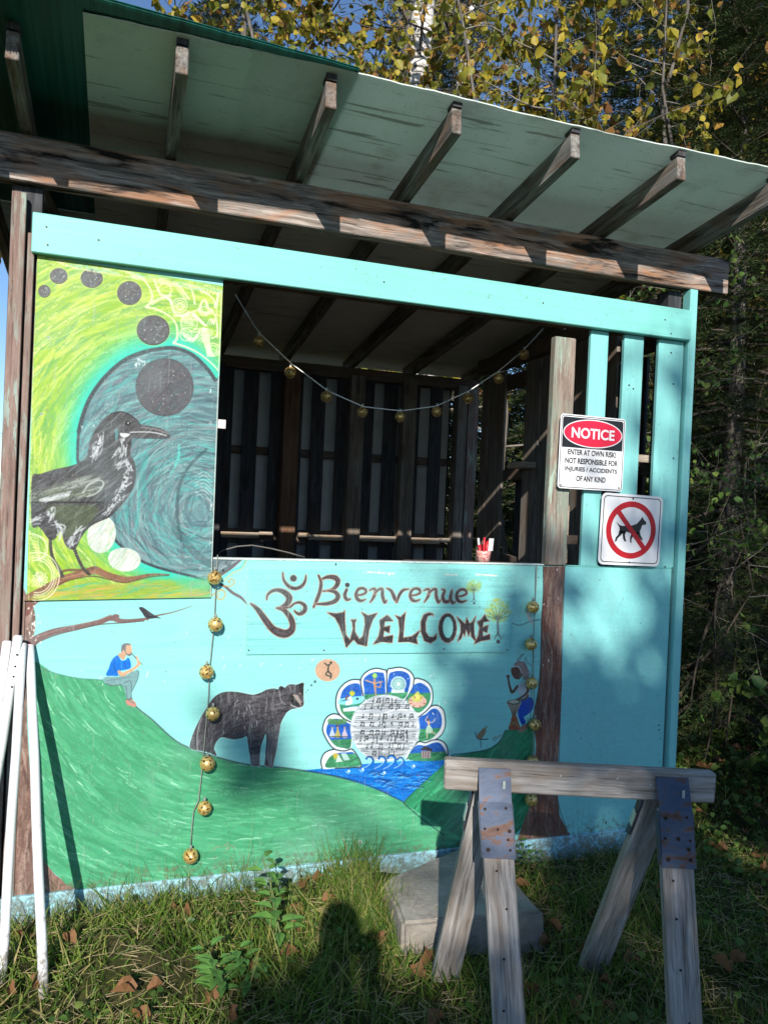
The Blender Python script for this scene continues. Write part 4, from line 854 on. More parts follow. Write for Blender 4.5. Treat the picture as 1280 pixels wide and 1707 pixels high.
# lower front: two painted sheets that meet at a seam
lower = sheet('mural_panel', [(-.300, -1.445), (1.744, -1.448), (1.744, -.236), (.345, -.233), (.345, -.36), (-.300, -.36)], 0., .012, M['mural'], K)
lower['label'] = 'plywood panel painted with green hill, bear and flower'
right = sheet('mural_panel', [(1.747, -1.448), (2.462, -1.450), (2.462, -.238), (1.747, -.236)], .001, .012, M['mural'], K)
right['label'] = 'plywood panel painted with brown tree trunk on blue'
crowp = sheet('crow_panel', [(-.308, -.392), (.342, -.378), (.338, .83), (-.306, .83)], -.011, .0105, M['crow'], K); crowp['label'] = 'yellow-green panel painted with a crow and a dark egg'
_q = [on_y(*p, -.005) for p in ((411, 1091), (848, 1087), (862, 950), (411, 948))]
board = sheet('welcome_board', [(p.x, p.z-E) for p in _q], -.0075, .007, M['mural'], K); board['label'] = 'thin turquoise board lettered Bienvenue and WELCOME'
# raised paint figures on the sheets
def fig(name, pts, smooth, parent, y, mat):
    p = catmull(pts, True, 4) if smooth else pts
    w = [on_y(a, b, 0.) for a, b in p]
    if name == 'painted_egg' or parent is crowp: w = [Vector((min(max(q.x, -.300), .334), 0, q.z)) for q in w]
    out = []
    for q in w:
        if not out or (q-out[-1]).length > .0006: out.append(q)
    ar = sum(out[i].x*out[(i+1) % len(out)].z-out[(i+1) % len(out)].x*out[i].z for i in range(len(out)))
    if ar < 0: out = out[::-1]
    o = mk(name, [(q.x, y, q.z) for q in out], [tuple(range(len(out)))], mat, parent); return canvas_uv(o)
for k, (nm, pts, sm, where) in enumerate(FIG_M):
    par, y0, mt = (lower, -.0012, M['mural']) if where == 'mural' else (board, -.0087, M['mural'])
    if nm == 'painted_tree_trunk': par = right; y0 = -.0006
    fig(nm, pts, sm, par, y0-.00003*k, mt)
for k, (nm, pts, sm, where) in enumerate(FIG_C): fig(nm, pts, sm, crowp, -.0121-.00003*k-(.0006 if nm in ('painted_crow', 'painted_moon') else 0), M['crow'])
# thumb-width sill edge on top of the lower sheets, worn white
M['edge_white'] = simple('worn_white_edge', (.62, .72, .68), .6, .3, .25, 80.)
bx('sill_edge', .345, 1.78, -.003, .045, -.234, -.228, M['edge_white'], K); bx('sill_edge', 1.90, 2.462, -.002, .03, -.2375, -.232, M['turq_x'], K)
# skirt board under the mural
bx('skirt_board', -.36, 2.53, -.012, .014, -1.70, -1.447, M['skirt'], K, .003)
# header
bx('header_board', -.324, 2.478, -.040, -.002, .828, .967, M['turq_x'], K, .003)
bx('sun_band_blocker', -.30, 2.45, .050, .090, .84, .988, M['brown_z'], K)  # unseen board added behind the header to narrow the sun band indoors
# left trims and corner post
bx('corner_post', -.40, -.345+.045, .02, .11, -1.60, 1.072, M['dark_z'], K)
for (x0, x1, y0, y1, zt) in ((-.394, -.347, -.022, .004, 1.035), (-.339, -.317, -.018, .008, .90), (-.3085, -.3015, -.004, .012, .83)):
    # boards stand plumb; the visible ones run down behind the poles
    bx('corner_trim', x0, x1, y0, y1, -1.60, zt, M['trim_z'], K, .002, .0008)
# right corner boards
bx('corner_board', 2.478, 2.520, -.024, .03, -1.60, 1.071, M['turq_z'], K, .003)
bx('corner_post', 2.40, 2.474, .032, .12, -1.60, 1.071, M['dark_z'], K)
bx('wall_slat', 1.966, 2.058, -.002, .018, -.232, .826, M['turq_z'], K); bx('wall_slat', 2.143, 2.248, -.002, .018, -.232, .826, M['turq_z'], K); bx('wall_slat', 2.331, 2.470, -.002, .018, -.232, .826, M['turq_z'], K)
for o in (bx('window_post', 1.785, 1.890, -.004, .036, -.233, .778, M['post_z'], K, .004),): o['label'] = 'worn brown and green post at the right of the window'
# pallet pieces seen edge-on behind the turquoise slats
for (x0, x1, y0, y1, z0, z1) in ((1.895, 1.93, .06, .15, -.23, .66), (1.90, 1.96, .10, .2, -.23, .1), (2.095, 2.125, .10, .19, -.23, .62), (2.262, 2.285, .09, .19, -.23, .55), (2.292, 2.31, .12, .2, .30, .66)):
    bx('pallet_slat', x0, x1, y0, y1, z0, z1, M['pale_x'] if x0 < 2 else M['trim_z'], K)
bx('pallet_stringer', 1.9, 2.40, .05, .09, .255, .29, M['pale_x'], K); bx('pallet_stringer', 1.9, 2.40, .05, .085, -.14, -.10, M['dark_y'], K)
# main beam on top of the posts
bm_ = bx('roof_beam', -.66, 2.695, -.022, .036, 1.0735, 1.236, M['beam'], K, .004, .001)
# rafters
SL = -.118
RX = [-.56, -.358, .13, .609, 1.06, 1.533, 2.003, 2.486]
TIP = [-.44, -.40, -.502, -.492, -.50, -.505, -.51, -.505]
def rz(y): return 1.2455+E+SL*y
for i, (x, ty) in enumerate(zip(RX, TIP)):
    p = Vector((x, ty, rz(ty)+.046)); q = Vector((x, 2.52, rz(2.52)+.046))
    beam_between('rafter', p, q, .092, .038, (0, 0, 1), M['rafter'], K, .003, .0012)
    obox('rafter_block', (x, ty+.025, rz(ty)+.106), (.036, .05, .024), M['dark_z'], K, None, .001)
# white roof sheets (two, with an overlap seam), slightly wavy front edge
s = N('white_roof_sheet', .6, .3); v = s.vec(rnd=False)
spk = s.ramp(s.noise(90., v, 3., .6), [(.30, 1.), (.35, 0.)]); lo = s.noise(2.6, v, 6., .65)
c = s.ramp(lo, [(.35, (.74, .84, .77)), (.65, (.82, .89, .84))]); c = s.mix(s.math('MULTIPLY', spk, .6), c, (.2, .22, .19))
ln = s.ramp(s.noise(1., s.vec((1.3, 26., 1), rnd=False), 3., .5, 1.5), [(.34, .6), (.38, 0.)]); c = s.mix(ln, c, (.24, .26, .22)); c = s.mix(s.ramp(s.noise(5., v, 7., .7), [(.54, 0.), (.68, .32)]), c, (.42, .44, .36))
s.col(c); s.bump(s.noise(12., v, 3.), .2, .002); M['roofsheet'] = s.m
_rs = s
_tr = s.n('ShaderNodeBsdfTranslucent'); s.l(c, _tr.inputs[0]); _mx = s.n('ShaderNodeMixShader'); _mx.inputs[0].default_value = .28; s.l(s.b.outputs[0], _mx.inputs[1]); s.l(_tr.outputs[0], _mx.inputs[2]); s.l(_mx.outputs[0], s.out.inputs[0])
s = N('shaded_roof_sheet', .75, .2); v = s.vec(rnd=False); lo = s.noise(2.4, v, 6., .65)  # shade inside the booth put into a warmer, greyer sheet colour
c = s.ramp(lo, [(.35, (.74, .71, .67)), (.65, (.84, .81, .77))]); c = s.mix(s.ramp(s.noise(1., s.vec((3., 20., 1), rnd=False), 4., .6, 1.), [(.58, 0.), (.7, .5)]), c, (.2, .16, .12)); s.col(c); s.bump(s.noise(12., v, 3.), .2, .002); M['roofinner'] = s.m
def roof_sheet(name, x0, x1, yf, yb, zoff, th, mat, wav, nx=40, slant=0.):
    V = []; F = []; ys = [yf, yf+.06, yf+.2, 0., .8, yb] if yf < 0 and yb > 1 else [yf, yf+.06, yf+.2, -.1, .1, yb] if yf < 0 else list(np.linspace(yf, yb, 6))
    for s_ in (0, 1):
        for j, y in enumerate(ys):
            for i in range(nx+1):
                x = x0+(x1-x0)*i/nx; e = max(0, 1-j/2.); yy = y-slant*e*(x1-x)+(wav*e*(.0045*math.sin(x*4.+1)+.0016*math.sin(x*31)+.001*math.sin(x*77)))
                V.append((x, yy, rz(yy)+.094+zoff+s_*th+wav*e*(.004*math.sin(x*3.3+.5)+.0012*math.sin(x*13.4))))
    n = nx+1; m = len(ys)*n
    for j in range(len(ys)-1):
        for i in range(nx):
            a = j*n+i; F.append((a, a+n, a+n+1, a+1)); F.append((m+a, m+a+1, m+a+n+1, m+a+n))
    for i in range(nx): F.append((i, i+1, m+i+1, m+i)); b = (len(ys)-1)*n+i; F.append((b+1, b, m+b, m+b+1))
    for j in range(len(ys)-1): a = j*n; F.append((a+n, a, m+a, m+a+n)); b = a+nx; F.append((b, b+n, m+b+n, m+b))
    return mk(name, V, F, mat, K)
roof_sheet('roof_sheet', -.158, .345, -.522, .42, .014, .004, M['roofsheet'], 1., 16)
roof_sheet('roof_sheet', -.57, -.155, .78, 2.65, .014, .004, M['roofsheet'], 0., 8)
roof_sheet('roof_sheet', .30, 2.62, -.520, .42, .0185, .004, M['roofsheet'], 1., 60)
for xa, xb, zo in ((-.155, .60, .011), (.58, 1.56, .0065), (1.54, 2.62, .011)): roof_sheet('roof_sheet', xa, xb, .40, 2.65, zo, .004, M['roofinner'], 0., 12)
s = N('green_twinwall_panel', .35, .5); gv = s.vec((60., 1., 1.), rnd=False); wv = s.ramp(s.noise(1., gv, 2.), [(.35, (.03, .20, .17)), (.65, (.06, .30, .26))]); s.col(wv)
_tr = s.n('ShaderNodeBsdfTranslucent'); s.l(wv, _tr.inputs[0]); _mx = s.n('ShaderNodeMixShader'); _mx.inputs[0].default_value = .6; s.l(s.b.outputs[0], _mx.inputs[1]); s.l(_tr.outputs[0], _mx.inputs[2]); s.l(_mx.outputs[0], s.out.inputs[0]); M['green'] = s.m
roof_sheet('green_roof_panel', -.60, .69, -.535, 2.7, .0215, .0012, M['green'], .6, 30, .06); roof_sheet('green_roof_panel', -.60, .69, -.535, 2.7, .0290, .0012, M['green'], .6, 30, .06)
V = []; F = []
for i in range(150):
    x = -.60+1.285*i/149.
    for (y, z) in ((-.537, .0227), (-.40, .0227), (-.40, .029), (-.537, .029)):
        V.append((x, y-(.06*(.69-x) if y < -.5 else 0)+.6*.0045*math.sin(x*4+1), rz(y)+.094+z+.0024*math.sin(x*3.3+.5)))
    F.append((4*i, 4*i+1, 4*i+2, 4*i+3))
mk('panel_ribs', V, F, M['green'], K)['kind'] = 'stuff'

# ---- inside: back wall of pallets in front of a pale tarp
s = N('pale_tarp', .8, .2); c = s.ramp(s.noise(8., s.vec(), 5.), [(.3, (.6, .62, .62)), (.7, (.74, .76, .76))]); s.col(c); _tr = s.n('ShaderNodeBsdfTranslucent'); s.l(c, _tr.inputs[0]); _mx = s.n('ShaderNodeMixShader'); _mx.inputs[0].default_value = .3; s.l(s.b.outputs[0], _mx.inputs[1]); s.l(_tr.outputs[0], _mx.inputs[2]); s.l(_mx.outputs[0], s.out.inputs[0]); M['tarp'] = s.m
B = 2.3
X_ = lambda px, yy, py=640: on_y(px, py, yy).x
bt = bx('back_tarp', -.36, 2.34, B+.12, B+.125, -1.55, .93, M['tarp'], K, 0)
gaps = [(391, 407), (433, 452), (507, 521), (545, 563), (626, 642), (666, 675), (702, 719), (740, 751)]
edges = [(-.34, X_(391, B)-.0)] + [(X_(gaps[i][1], B), X_(gaps[i+1][0], B)) for i in range(7)] + [(X_(751, B), 2.30)]
for row, (z0, z1) in enumerate(((-.232, .955), (-1.5, -.262))):
    for (a, b) in edges:
        n = max(1, int(round((b-a)/.115))); w = (b-a)/n
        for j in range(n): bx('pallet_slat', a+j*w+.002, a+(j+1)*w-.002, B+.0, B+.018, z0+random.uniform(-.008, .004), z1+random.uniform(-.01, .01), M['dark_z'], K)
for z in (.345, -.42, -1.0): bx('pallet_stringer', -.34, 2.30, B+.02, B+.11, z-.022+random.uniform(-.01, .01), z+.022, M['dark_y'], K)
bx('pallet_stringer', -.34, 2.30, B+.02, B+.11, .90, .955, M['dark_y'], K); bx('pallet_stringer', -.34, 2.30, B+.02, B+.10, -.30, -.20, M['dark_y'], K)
bx('back_plate', -.38, 2.50, B-.02, B+.07, .885, .965, M['dark_y'], K)
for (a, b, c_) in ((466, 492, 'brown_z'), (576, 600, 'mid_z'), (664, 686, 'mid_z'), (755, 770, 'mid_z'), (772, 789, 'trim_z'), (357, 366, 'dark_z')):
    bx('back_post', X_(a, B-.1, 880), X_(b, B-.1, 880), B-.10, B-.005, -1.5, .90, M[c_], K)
for (a, b, z0, z1) in ((368, 432, -.262, -.222), (432, 455, -.238, -.215), (498, 516, -.245, -.214), (514, 574, -.262, -.225), (600, 664, -.262, -.222), (686, 734, -.268, -.225), (734, 756, -.255, -.222)):
    bx('shelf_rail', X_(a, B-.05, 890), X_(b, B-.05, 890), B-.055, B-.003, z0, z1, M['pale_x'], K, .004)
# right wall of pallets, back corner left open
R0 = 2.36
def rwall(y0, y1, z0, z1, mat='mid_z', x0=R0, x1=R0+.018, nm='pallet_slat'): return bx(nm, x0, x1, y0, y1, z0, z1, M[mat], K)
for (y0, y1, z0, z1) in ((1.80, 1.90, -1.5, .92), (1.57, 1.79, -1.5, .92), (1.12, 1.29, -1.5, .93), (.98, 1.1, -1.5, .93), (.60, .82, -1.5, .95), (.36, .58, -1.5, .95), (.17, .30, -1.5, .95)): rwall(y0, y1, z0, z1)
for z in (.24, -.55, -1.2): bx('pallet_stringer', R0+.02, R0+.1, .14, 1.9, z-.04, z+.03, M['dark_y'], K)
for z in (.85, -.33): bx('pallet_stringer', R0+.02, R0+.1, .14, 1.9, z-.04, z+.04, M['dark_y'], K)
bx('pallet_slat', R0+.102, R0+.118, 1.30, 1.56, -1.5, .3, M['dark_z'], K); bx('pallet_slat', R0+.102, R0+.118, .83, .96, -1.5, .5, M['dark_z'], K); bx('pallet_slat', R0+.102, R0+.118, .25, .60, -1.5, .8, M['dark_z'], K)
bx('shelf_bracket', R0-.10, R0-.002, 1.12, 1.30, .262, .30, M['pale_x'], K, .004)
bx('side_plate', R0, R0+.09, .12, 2.0, .955, 1.05, M['dark_y'], K)
# left wall
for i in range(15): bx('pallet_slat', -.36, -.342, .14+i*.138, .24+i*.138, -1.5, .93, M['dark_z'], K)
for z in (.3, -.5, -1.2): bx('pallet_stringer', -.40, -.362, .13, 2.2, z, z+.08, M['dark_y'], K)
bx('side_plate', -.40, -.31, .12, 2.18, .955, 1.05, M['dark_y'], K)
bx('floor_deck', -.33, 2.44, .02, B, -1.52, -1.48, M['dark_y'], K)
# small bits
_w = on_y(370, 707, -.004); obox('tape_patch', (_w.x, -.004, _w.z), (.030, .004, .034), simple('off_white_tape', (.66, .6, .58)), K)
P = [on_y(a, b, .25) for a, b in ((356, 930), (370, 918), (395, 911), (420, 909), (450, 914), (480, 921), (508, 929))]
tube('bent_wire', P, .0035, simple('dull_wire', (.12, .115, .105), .6, .3), K, 6)
# brace seen through the gap under the roof on the left
beam_between('corner_brace', on_y(66, 318, .06), on_y(95, 372, .7), .07, .035, (0, 0, 1), M['rafter'], K)
# screws and nails on header and slats
M['nail'] = simple('rusty_nail', (.06, .05, .045), .5, .5, .3, 200., .6)
def screws(parent, pts, r=.004, y=-.041):
    for (px, py) in pts:
        p = on_y(px, py, y); V = [(p.x+r*math.cos(a), y-.0008, p.z+r*math.sin(a)) for a in np.linspace(0, 6.283, 9)[:-1]]; V2 = [(v[0], y+.003, v[2]) for v in V]
        mk('screw', V+V2, [tuple(range(8))]+[((i+1) % 8, i, i+8, (i+1) % 8+8) for i in range(8)], M['nail'], parent)
screws(K, [(78, 378), (80, 408), (165, 400), (1108, 533), (1118, 556), (640, 470), (905, 505)], .0035)
screws(K, [(1048, 642), (1055, 648), (1122, 764), (1118, 588), (1122, 640), (1108, 945)], .004, -.0035)
screws(K, [(372, 950), (560, 940), (540, 1084), (740, 1082), (845, 1083), (415, 1084), (1098, 1209), (1098, 1217), (1010, 1372), (585, 1460)], .003, -.009)

# ================================================================ SIGNS
M['sign_white'] = simple('sign_white', (.72, .72, .74), .35, .5, .04, 6., 0, 0); M['sign_black'] = simple('sign_black', (.012, .012, .014), .35, .5); M['sign_red'] = simple('sign_red', (.62, .012, .045), .35, .5, .05); M['sign_red2'] = simple('sign_dark_red', (.44, .012, .02), .4, .4, .1)
def rrect(w, h, r, n=5):
    out = []
    for cx, cy, a0 in ((w/2-r, h/2-r, 0), (-w/2+r, h/2-r, 90), (-w/2+r, -h/2+r, 180), (w/2-r, -h/2+r, 270)):
        for i in range(n+1): a = math.radians(a0+90*i/n); out.append((cx+r*math.cos(a), cy+r*math.sin(a)))
    return out
def plate(name, pts, y0, y1, mat, parent, mtx, hole=None):     # pts in sign plane (x right, z up), front at -y0
    n = len(pts)
    if hole is None:
        V = [mtx @ Vector((x, -y0, z)) for x, z in pts]+[mtx @ Vector((x, -y1, z)) for x, z in pts]
        F = [tuple(range(n)), tuple(range(2*n-1, n-1, -1))]+[((i+1) % n, i, i+n, (i+1) % n+n) for i in range(n)]
    else:
        V = [mtx @ Vector((x, -y0, z)) for x, z in pts]+[mtx @ Vector((x, -y0, z)) for x, z in hole]
        F = [(i, (i+1) % n, (i+1) % n+n, i+n) for i in range(n)]
    return mk(name, V, F, mat, parent)
def text(body, size, mtx, x, z, w, h, mat, parent, y=.0042, bold=.0):
    cu = bpy.data.curves.new('lettering', 'FONT'); cu.body = body; cu.size = size; cu.offset = bold; cu.align_x = 'CENTER'; cu.align_y = 'CENTER'; cu.extrude = .0002
    cu.materials.append(mat); o = bpy.data.objects.new('text_curve', cu); C.objects.link(o)
    bpy.context.view_layer.update(); me = bpy.data.meshes.new_from_object(o.evaluated_get(bpy.context.evaluated_depsgraph_get())); bpy.data.objects.remove(o); o = link(bpy.data.objects.new('lettering', me)); bpy.context.view_layer.update(); d = o.dimensions; sx, sz = w/d.x, h/d.y
    bb = o.bound_box; cx = (bb[0][0]+bb[6][0])/2; cy = (bb[0][1]+bb[6][1])/2
    o.matrix_basis = mtx @ Matrix.Translation((x, -y, z)) @ Matrix.Rotation(math.pi/2, 4, 'X') @ Matrix.Diagonal((sx, sz, 1, 1)) @ Matrix.Translation((-cx, -cy, 0)); return rel(o, parent)
def sign_frame(tl, tr, br, bl, y):
    a, b, c, d = (on_y(*q, y) for q in (tl, tr, br, bl)); cen = (a+b+c+d)/4; w = ((b-a).length+(c-d).length)/2; h = ((a-d).length+(b-c).length)/2
    ang = math.atan2(((b-a)+(c-d)).z, ((b-a)+(c-d)).x); return Matrix.Translation(cen) @ Matrix.Rotation(-ang, 4, 'Y'), w, h
def ell(rx, rz_, n=40): return [(rx*math.cos(2*math.pi*i/n), rz_*math.sin(2*math.pi*i/n)) for i in range(n)]
mt, w, h = sign_frame((935.6, 688), (1043, 700), (1036, 819), (927.5, 814), -.030)
sg = thing('notice_sign', 'rounded white metal sign with red oval reading NOTICE on worn post', 'sign', mt.translation)
plate('sign_plate', rrect(w, h, .016), 0, -.0016, M['sign_white'], sg, mt)
plate('printed_border', rrect(w-.010, h-.010, .012), .0006, 0, M['sign_black'], sg, mt, rrect(w-.016, h-.016, .010))
hd = [(-w/2+.012, .01+.008), (w/2-.012, .018), (w/2-.012, h/2-.018), (w/2-.02, h/2-.012), (-w/2+.02, h/2-.012), (-w/2+.012, h/2-.018)]
plate('black_header', hd, .0009, 0, M['sign_black'], sg, mt)
cz = .018+(h/2-.012-.018)/2
for rx, rz_, mm, yy in ((w*.455, .063, M['sign_white'], .0014), (w*.442, .0585, M['sign_red'], .0019)):
    plate('oval', [(x, z+cz) for x, z in ell(rx, rz_)], yy, 0, mm, sg, mt)
text('NOTICE', .07, mt, 0, cz, w*.66, .047, M['sign_white'], sg, .0026, .0018)
zb = -.012
for i, (tx, ww) in enumerate((('ENTER AT OWN RISK!', .74), ('NOT RESPONSIBLE FOR', .81), ('INJURIES / ACCIDENTS', .80), ('OF ANY KIND', .45))):
    text(tx, .03, mt, 0, .002-.0385*i-.003, w*ww, .0245, M['sign_black'], sg, .0014, .0006)
for x, z in ((-w/2+.018, h/2-.016), (w/2-.02, -h/2+.016), (-w/2+.016, -h/2+.014)): plate('screw', [(a+x, b+z) for a, b in ell(.0035, .0035, 8)], .003, 0, M['nail'], sg, mt)
mt, w, h = sign_frame((1004, 822), (1104.5, 827), (1098.5, 946), (995, 939), -.026)
sg = thing('no_dogs_sign', 'square white metal sign with red circle crossing out a black dog', 'sign', mt.translation)
plate('sign_plate', rrect(w, h, .026), 0, -.0016, M['sign_white'], sg, mt); plate('printed_border', rrect(w-.022, h-.022, .02), .0006, 0, M['sign_black'], sg, mt, rrect(w-.030, h-.030, .017))
R_ = w*.405; Hh = h*.405
plate('red_ring', ell(R_, Hh, 48), .0012, 0, M['sign_red2'], sg, mt, ell(R_*.80, Hh*.80, 48))
cc = lambda *v: [(((v[i]-545)/320.*w), -((v[i+1]-1295)/365.*h)) for i in range(0, len(v), 2)]
for poly in (cc(466, 1258, 486, 1274, 500, 1276, 545, 1272, 572, 1262, 590, 1240, 600, 1224, 608, 1238, 622, 1250, 620, 1262, 602, 1266, 594, 1290, 585, 1312, 560, 1318, 535, 1308, 520, 1304, 508, 1312, 486, 1310, 484, 1284),
             cc(484, 1300, 508, 1306, 492, 1326, 478, 1340, 472, 1356, 464, 1360, 468, 1338, 480, 1322), cc(500, 1304, 520, 1302, 514, 1322, 518, 1342, 524, 1354, 514, 1356, 506, 1340),
             cc(560, 1310, 590, 1300, 596, 1320, 606, 1336, 610, 1344, 600, 1342, 586, 1328), cc(548, 1312, 566, 1312, 552, 1334, 548, 1352, 554, 1360, 543, 1358, 542, 1336)):
    ar = sum(poly[i][0]*poly[(i+1) % len(poly)][1]-poly[(i+1) % len(poly)][0]*poly[i][1] for i in range(len(poly)))
    plate('dog_pictogram', poly if ar > 0 else poly[::-1], .0012, 0, M['sign_black'], sg, mt)
a = math.radians(48); dx, dz = -math.cos(a)*R_*.9, math.sin(a)*Hh*.9; nx_, nz_ = .0115*math.sin(a), .0115*math.cos(a)
plate('red_slash', [(dx-nx_, dz-nz_), (-dx-nx_, -dz-nz_), (-dx+nx_, -dz+nz_), (dx+nx_, dz+nz_)], .0018, 0, M['sign_red2'], sg, mt)
for x, z in ((0, h/2-.019), (0, -h/2+.014)): plate('screw', [(a_+x, b_+z) for a_, b_ in ell(.004, .004, 8)], .003, 0, M['nail'], sg, mt)

# ================================================================ STRING LIGHTS
s = N('pierced_gold_metal', .32, .6); s.b.inputs['Metallic'].default_value = .55
gg = s.noise(180., s.vec(), 3.); s.col(s.ramp(gg, [(.3, (.50, .31, .08)), (.7, (.86, .62, .24))])); s.bump(gg, .5, .001); M['gold'] = s.m
M['wire_white'] = simple('white_cord', (.88, .88, .85), .6); M['wire_grey'] = simple('clear_grey_cord', (.22, .25, .22), .5)
def ball_mesh(seed, dull=False):
    rs = random.Random(seed); bm = bmesh.new(); bmesh.ops.create_icosphere(bm, subdivisions=3, radius=.0285)
    holes = [Vector((rs.gauss(0, 1), rs.gauss(0, 1), rs.gauss(0, 1))).normalized() for _ in range(46)]
    kill = [f for f in bm.faces if max(f.calc_center_median().normalized().dot(h_) for h_ in holes) > .9905]
    bmesh.ops.delete(bm, geom=kill, context='FACES'); me = bpy.data.meshes.new('ball'); bm.to_mesh(me); bm.free()
    me.polygons.foreach_set('use_smooth', [True]*len(me.polygons)); me.materials.append(M['gold']); return me
BM = [ball_mesh(i) for i in range(3)]
def lights(label, wirepts, balls, r, wmat, wr):
    root = thing('string_lights', label, 'string lights', wirepts[0])
    tube('cord', wirepts, wr, wmat, root, 6)
    for i, b in enumerate(balls):
        o = bpy.data.objects.new('ball', BM[i % 3]); o.matrix_basis = Matrix.Translation(b) @ Matrix.Rotation(random.random()*6, 4, (random.random(), 1, .3)) @ Matrix.Scale(r/.0285, 4); o.matrix_basis = o.matrix_basis @ Matrix.Scale(random.uniform(.93, 1.04), 4); C.objects.link(o); rel(o, root)
        tube('cap', [b+Vector((0, 0, r*.95)), b+Vector((0, 0, r*.95+.014))], [.006, .004], wmat, root, 6)
    return root
yl = -.034
lights('string of six gold balls hanging over the bear and green hill', [on_y(363, 925, -.006)]+[on_y(a, b, -.012) for a, b in ((361, 960), (359, 1000), (357, 1041), (353, 1080), (349, 1120), (348, 1160), (345, 1195), (341, 1240), (338, 1273), (334, 1310), (331, 1335), (323, 1352), (320, 1380), (318, 1412))],
       [on_y(a, b, yl) for a, b in ((358, 963), (359.5, 1041), (344.5, 1120), (355, 1190), (346, 1273), (341, 1347), (318, 1427))], .0285, M['wire_grey'], .0022)
bpy.data.objects['string_lights']['label'] = 'string of seven gold balls hanging over the bear and green hill'
lights('string of gold balls hanging beside the painted brown tree trunk', [on_y(a, b, -.012) for a, b in ((893, 943), (892, 1000), (889, 1060), (889, 1120), (890, 1180), (888, 1240), (886, 1300), (885, 1330))],
       [on_y(a, b, yl) for a, b in ((888, 1012), (884.5, 1074), (886, 1139), (891, 1208), (885, 1333), (888, 1270))], .0285, M['wire_grey'], .0018)
yw = .72
lights('swag of gold balls on a white cord across the open window', [on_y(a, b, yw) for a, b in ((392, 490), (425, 545), (437, 560), (487, 607), (547, 652), (606, 678), (668, 685), (727, 677), (781, 652), (829, 620), (868, 588), (905, 548))],
       [on_y(a, b, yw) for a, b in ((431, 569.5), (484, 621), (544, 661), (604, 687), (667, 695), (728, 686), (780, 664), (831, 631), (873, 591))], .0285, M['wire_white'], .0030)

# ================================================================ CUP ON THE SILL
pc = on_y(805, 938, .10); cup = thing('pencil_cup', 'pink patterned cup of red and white sticks on the sill', 'cup', (pc.x, .10, E-.232))
s = N('pink_floral_cup', .4, .4); c = s.ramp(s.noise(60., s.vec(), 3.), [(.4, (.55, .22, .18)), (.5, (.7, .5, .45)), (.6, (.5, .12, .12))]); s.col(c)
def lathe(name, prof, mat, parent, c, n=20):
    V = []; F = []
    for r, z in prof:
        for k in range(n): a_ = 2*math.pi*k/n; V.append((c[0]+r*math.cos(a_), c[1]+r*math.sin(a_), c[2]+z))
    for i in range(len(prof)-1):
        for k in range(n): F.append((i*n+k, i*n+(k+1) % n, (i+1)*n+(k+1) % n, (i+1)*n+k))
    return mk(name, V, F, mat, parent, True)
bx('inner_shelf', 1.2, 1.78, .02, .22, -.262, -.236, M['dark_y'], K)
lathe('cup_body', [(.0, 0), (.029, 0), (.032, .035), (.033, .05), (.031, .05), (.029, .01), (0, .01)], s.m, cup, (pc.x, .10, E-.232+.001))
M['red_stick'] = simple('red_plastic', (.6, .03, .04), .35); M['white_stick'] = simple('white_plastic', (.75, .7, .68), .4)
for i in range(9):
    a_ = i*2.4; b0 = Vector((pc.x+.014*math.cos(a_), .10+.014*math.sin(a_), E-.22)); t = Vector((pc.x+.026*math.cos(a_)+(.012 if i % 3 == 0 else 0), .10+.03*math.sin(a_), E-.232+random.uniform(.075, .115)))
    tube('stick', [b0, t], .0048 if i % 2 else .006, M['red_stick'] if i % 4 != 1 else M['white_stick'], cup, 6, True)
_f = mk('stick_label', [(pc.x+.008, .075, E-.18), (pc.x+.034, .08, E-.18), (pc.x+.038, .08, E-.125), (pc.x+.012, .075, E-.125)], [(0, 1, 2, 3)], M['white_stick'], cup)

# ================================================================ WHITE POLES
s = N('white_pole_paint', .38, .4); v = s.vec((1., 1., .12), rnd=False); c = s.ramp(s.noise(9., v, 5.), [(.3, (.62, .62, .63)), (.6, (.74, .74, .75))]); c = s.mix(s.ramp(s.noise(42., s.vec((1, 1, .35)), 6., .7), [(.60, 0.), (.68, .6)]), c, (.33, .31, .27)); c = mud(s, c); s.col(c); M['pole'] = s.m
M['pole_dark'] = simple('dark_hole', (.02, .02, .02)); M['pole_red'] = simple('red_mark', (.25, .03, .03))
def pole(label, top, foot, r, holes=(), red=False):
    root = thing('white_pole', label, 'pole', foot, 'white poles leaning on the left corner')
    n_ = 7; P = [Vector(foot).lerp(Vector(top), i/(n_-1)) for i in range(n_)]
    for i, p in enumerate(P): p += Vector((.004*math.sin(i*1.9)*.35, 0, 0))
    tube('shaft', P, r, M['pole'], root, 14)
    d = (Vector(top)-Vector(foot)).normalized()
    tube('end_cap', [Vector(top)+d*.0005, Vector(top)+d*.004], [r*.98, r*.7], M['pole_red'] if red else M['sign_white'], root, 14)
    for h_ in holes:
        q = Vector(top)-d*h_+Vector((.35, -1, 0)).normalized()*(r*.9) ; tube('hole', [q, q+Vector((.0010, -.0028, 0))], .0034, M['pole_dark'], root, 8)
    if red:
        for k in range(4): q = Vector(top)-d*(.01+.012*k)+Vector((-.2+.25*k, -1, 0)).normalized()*(r*.86); tube('red_mark', [q, q+Vector((0, -.0025, -.01))], .003, M['pole_red'], root, 6)
def at_depth_pole(px1, py1, y1, px2, py2, y2): return on_y(px1, py1, y1), on_y(px2, py2, y2)
gd = on_z(75, 1672, .0); pole('white pole with red marks at its top, nearest the green hill', on_y(50.5, 1076, -.016), (gd.x, gd.y, -.03), .0152, (), True)
gc = on_z(2, 1650, .0); pole('shaded white pole half hidden behind the pole with holes', on_y(38, 1074, -.046), (gc.x, gc.y, -.03), .0150)
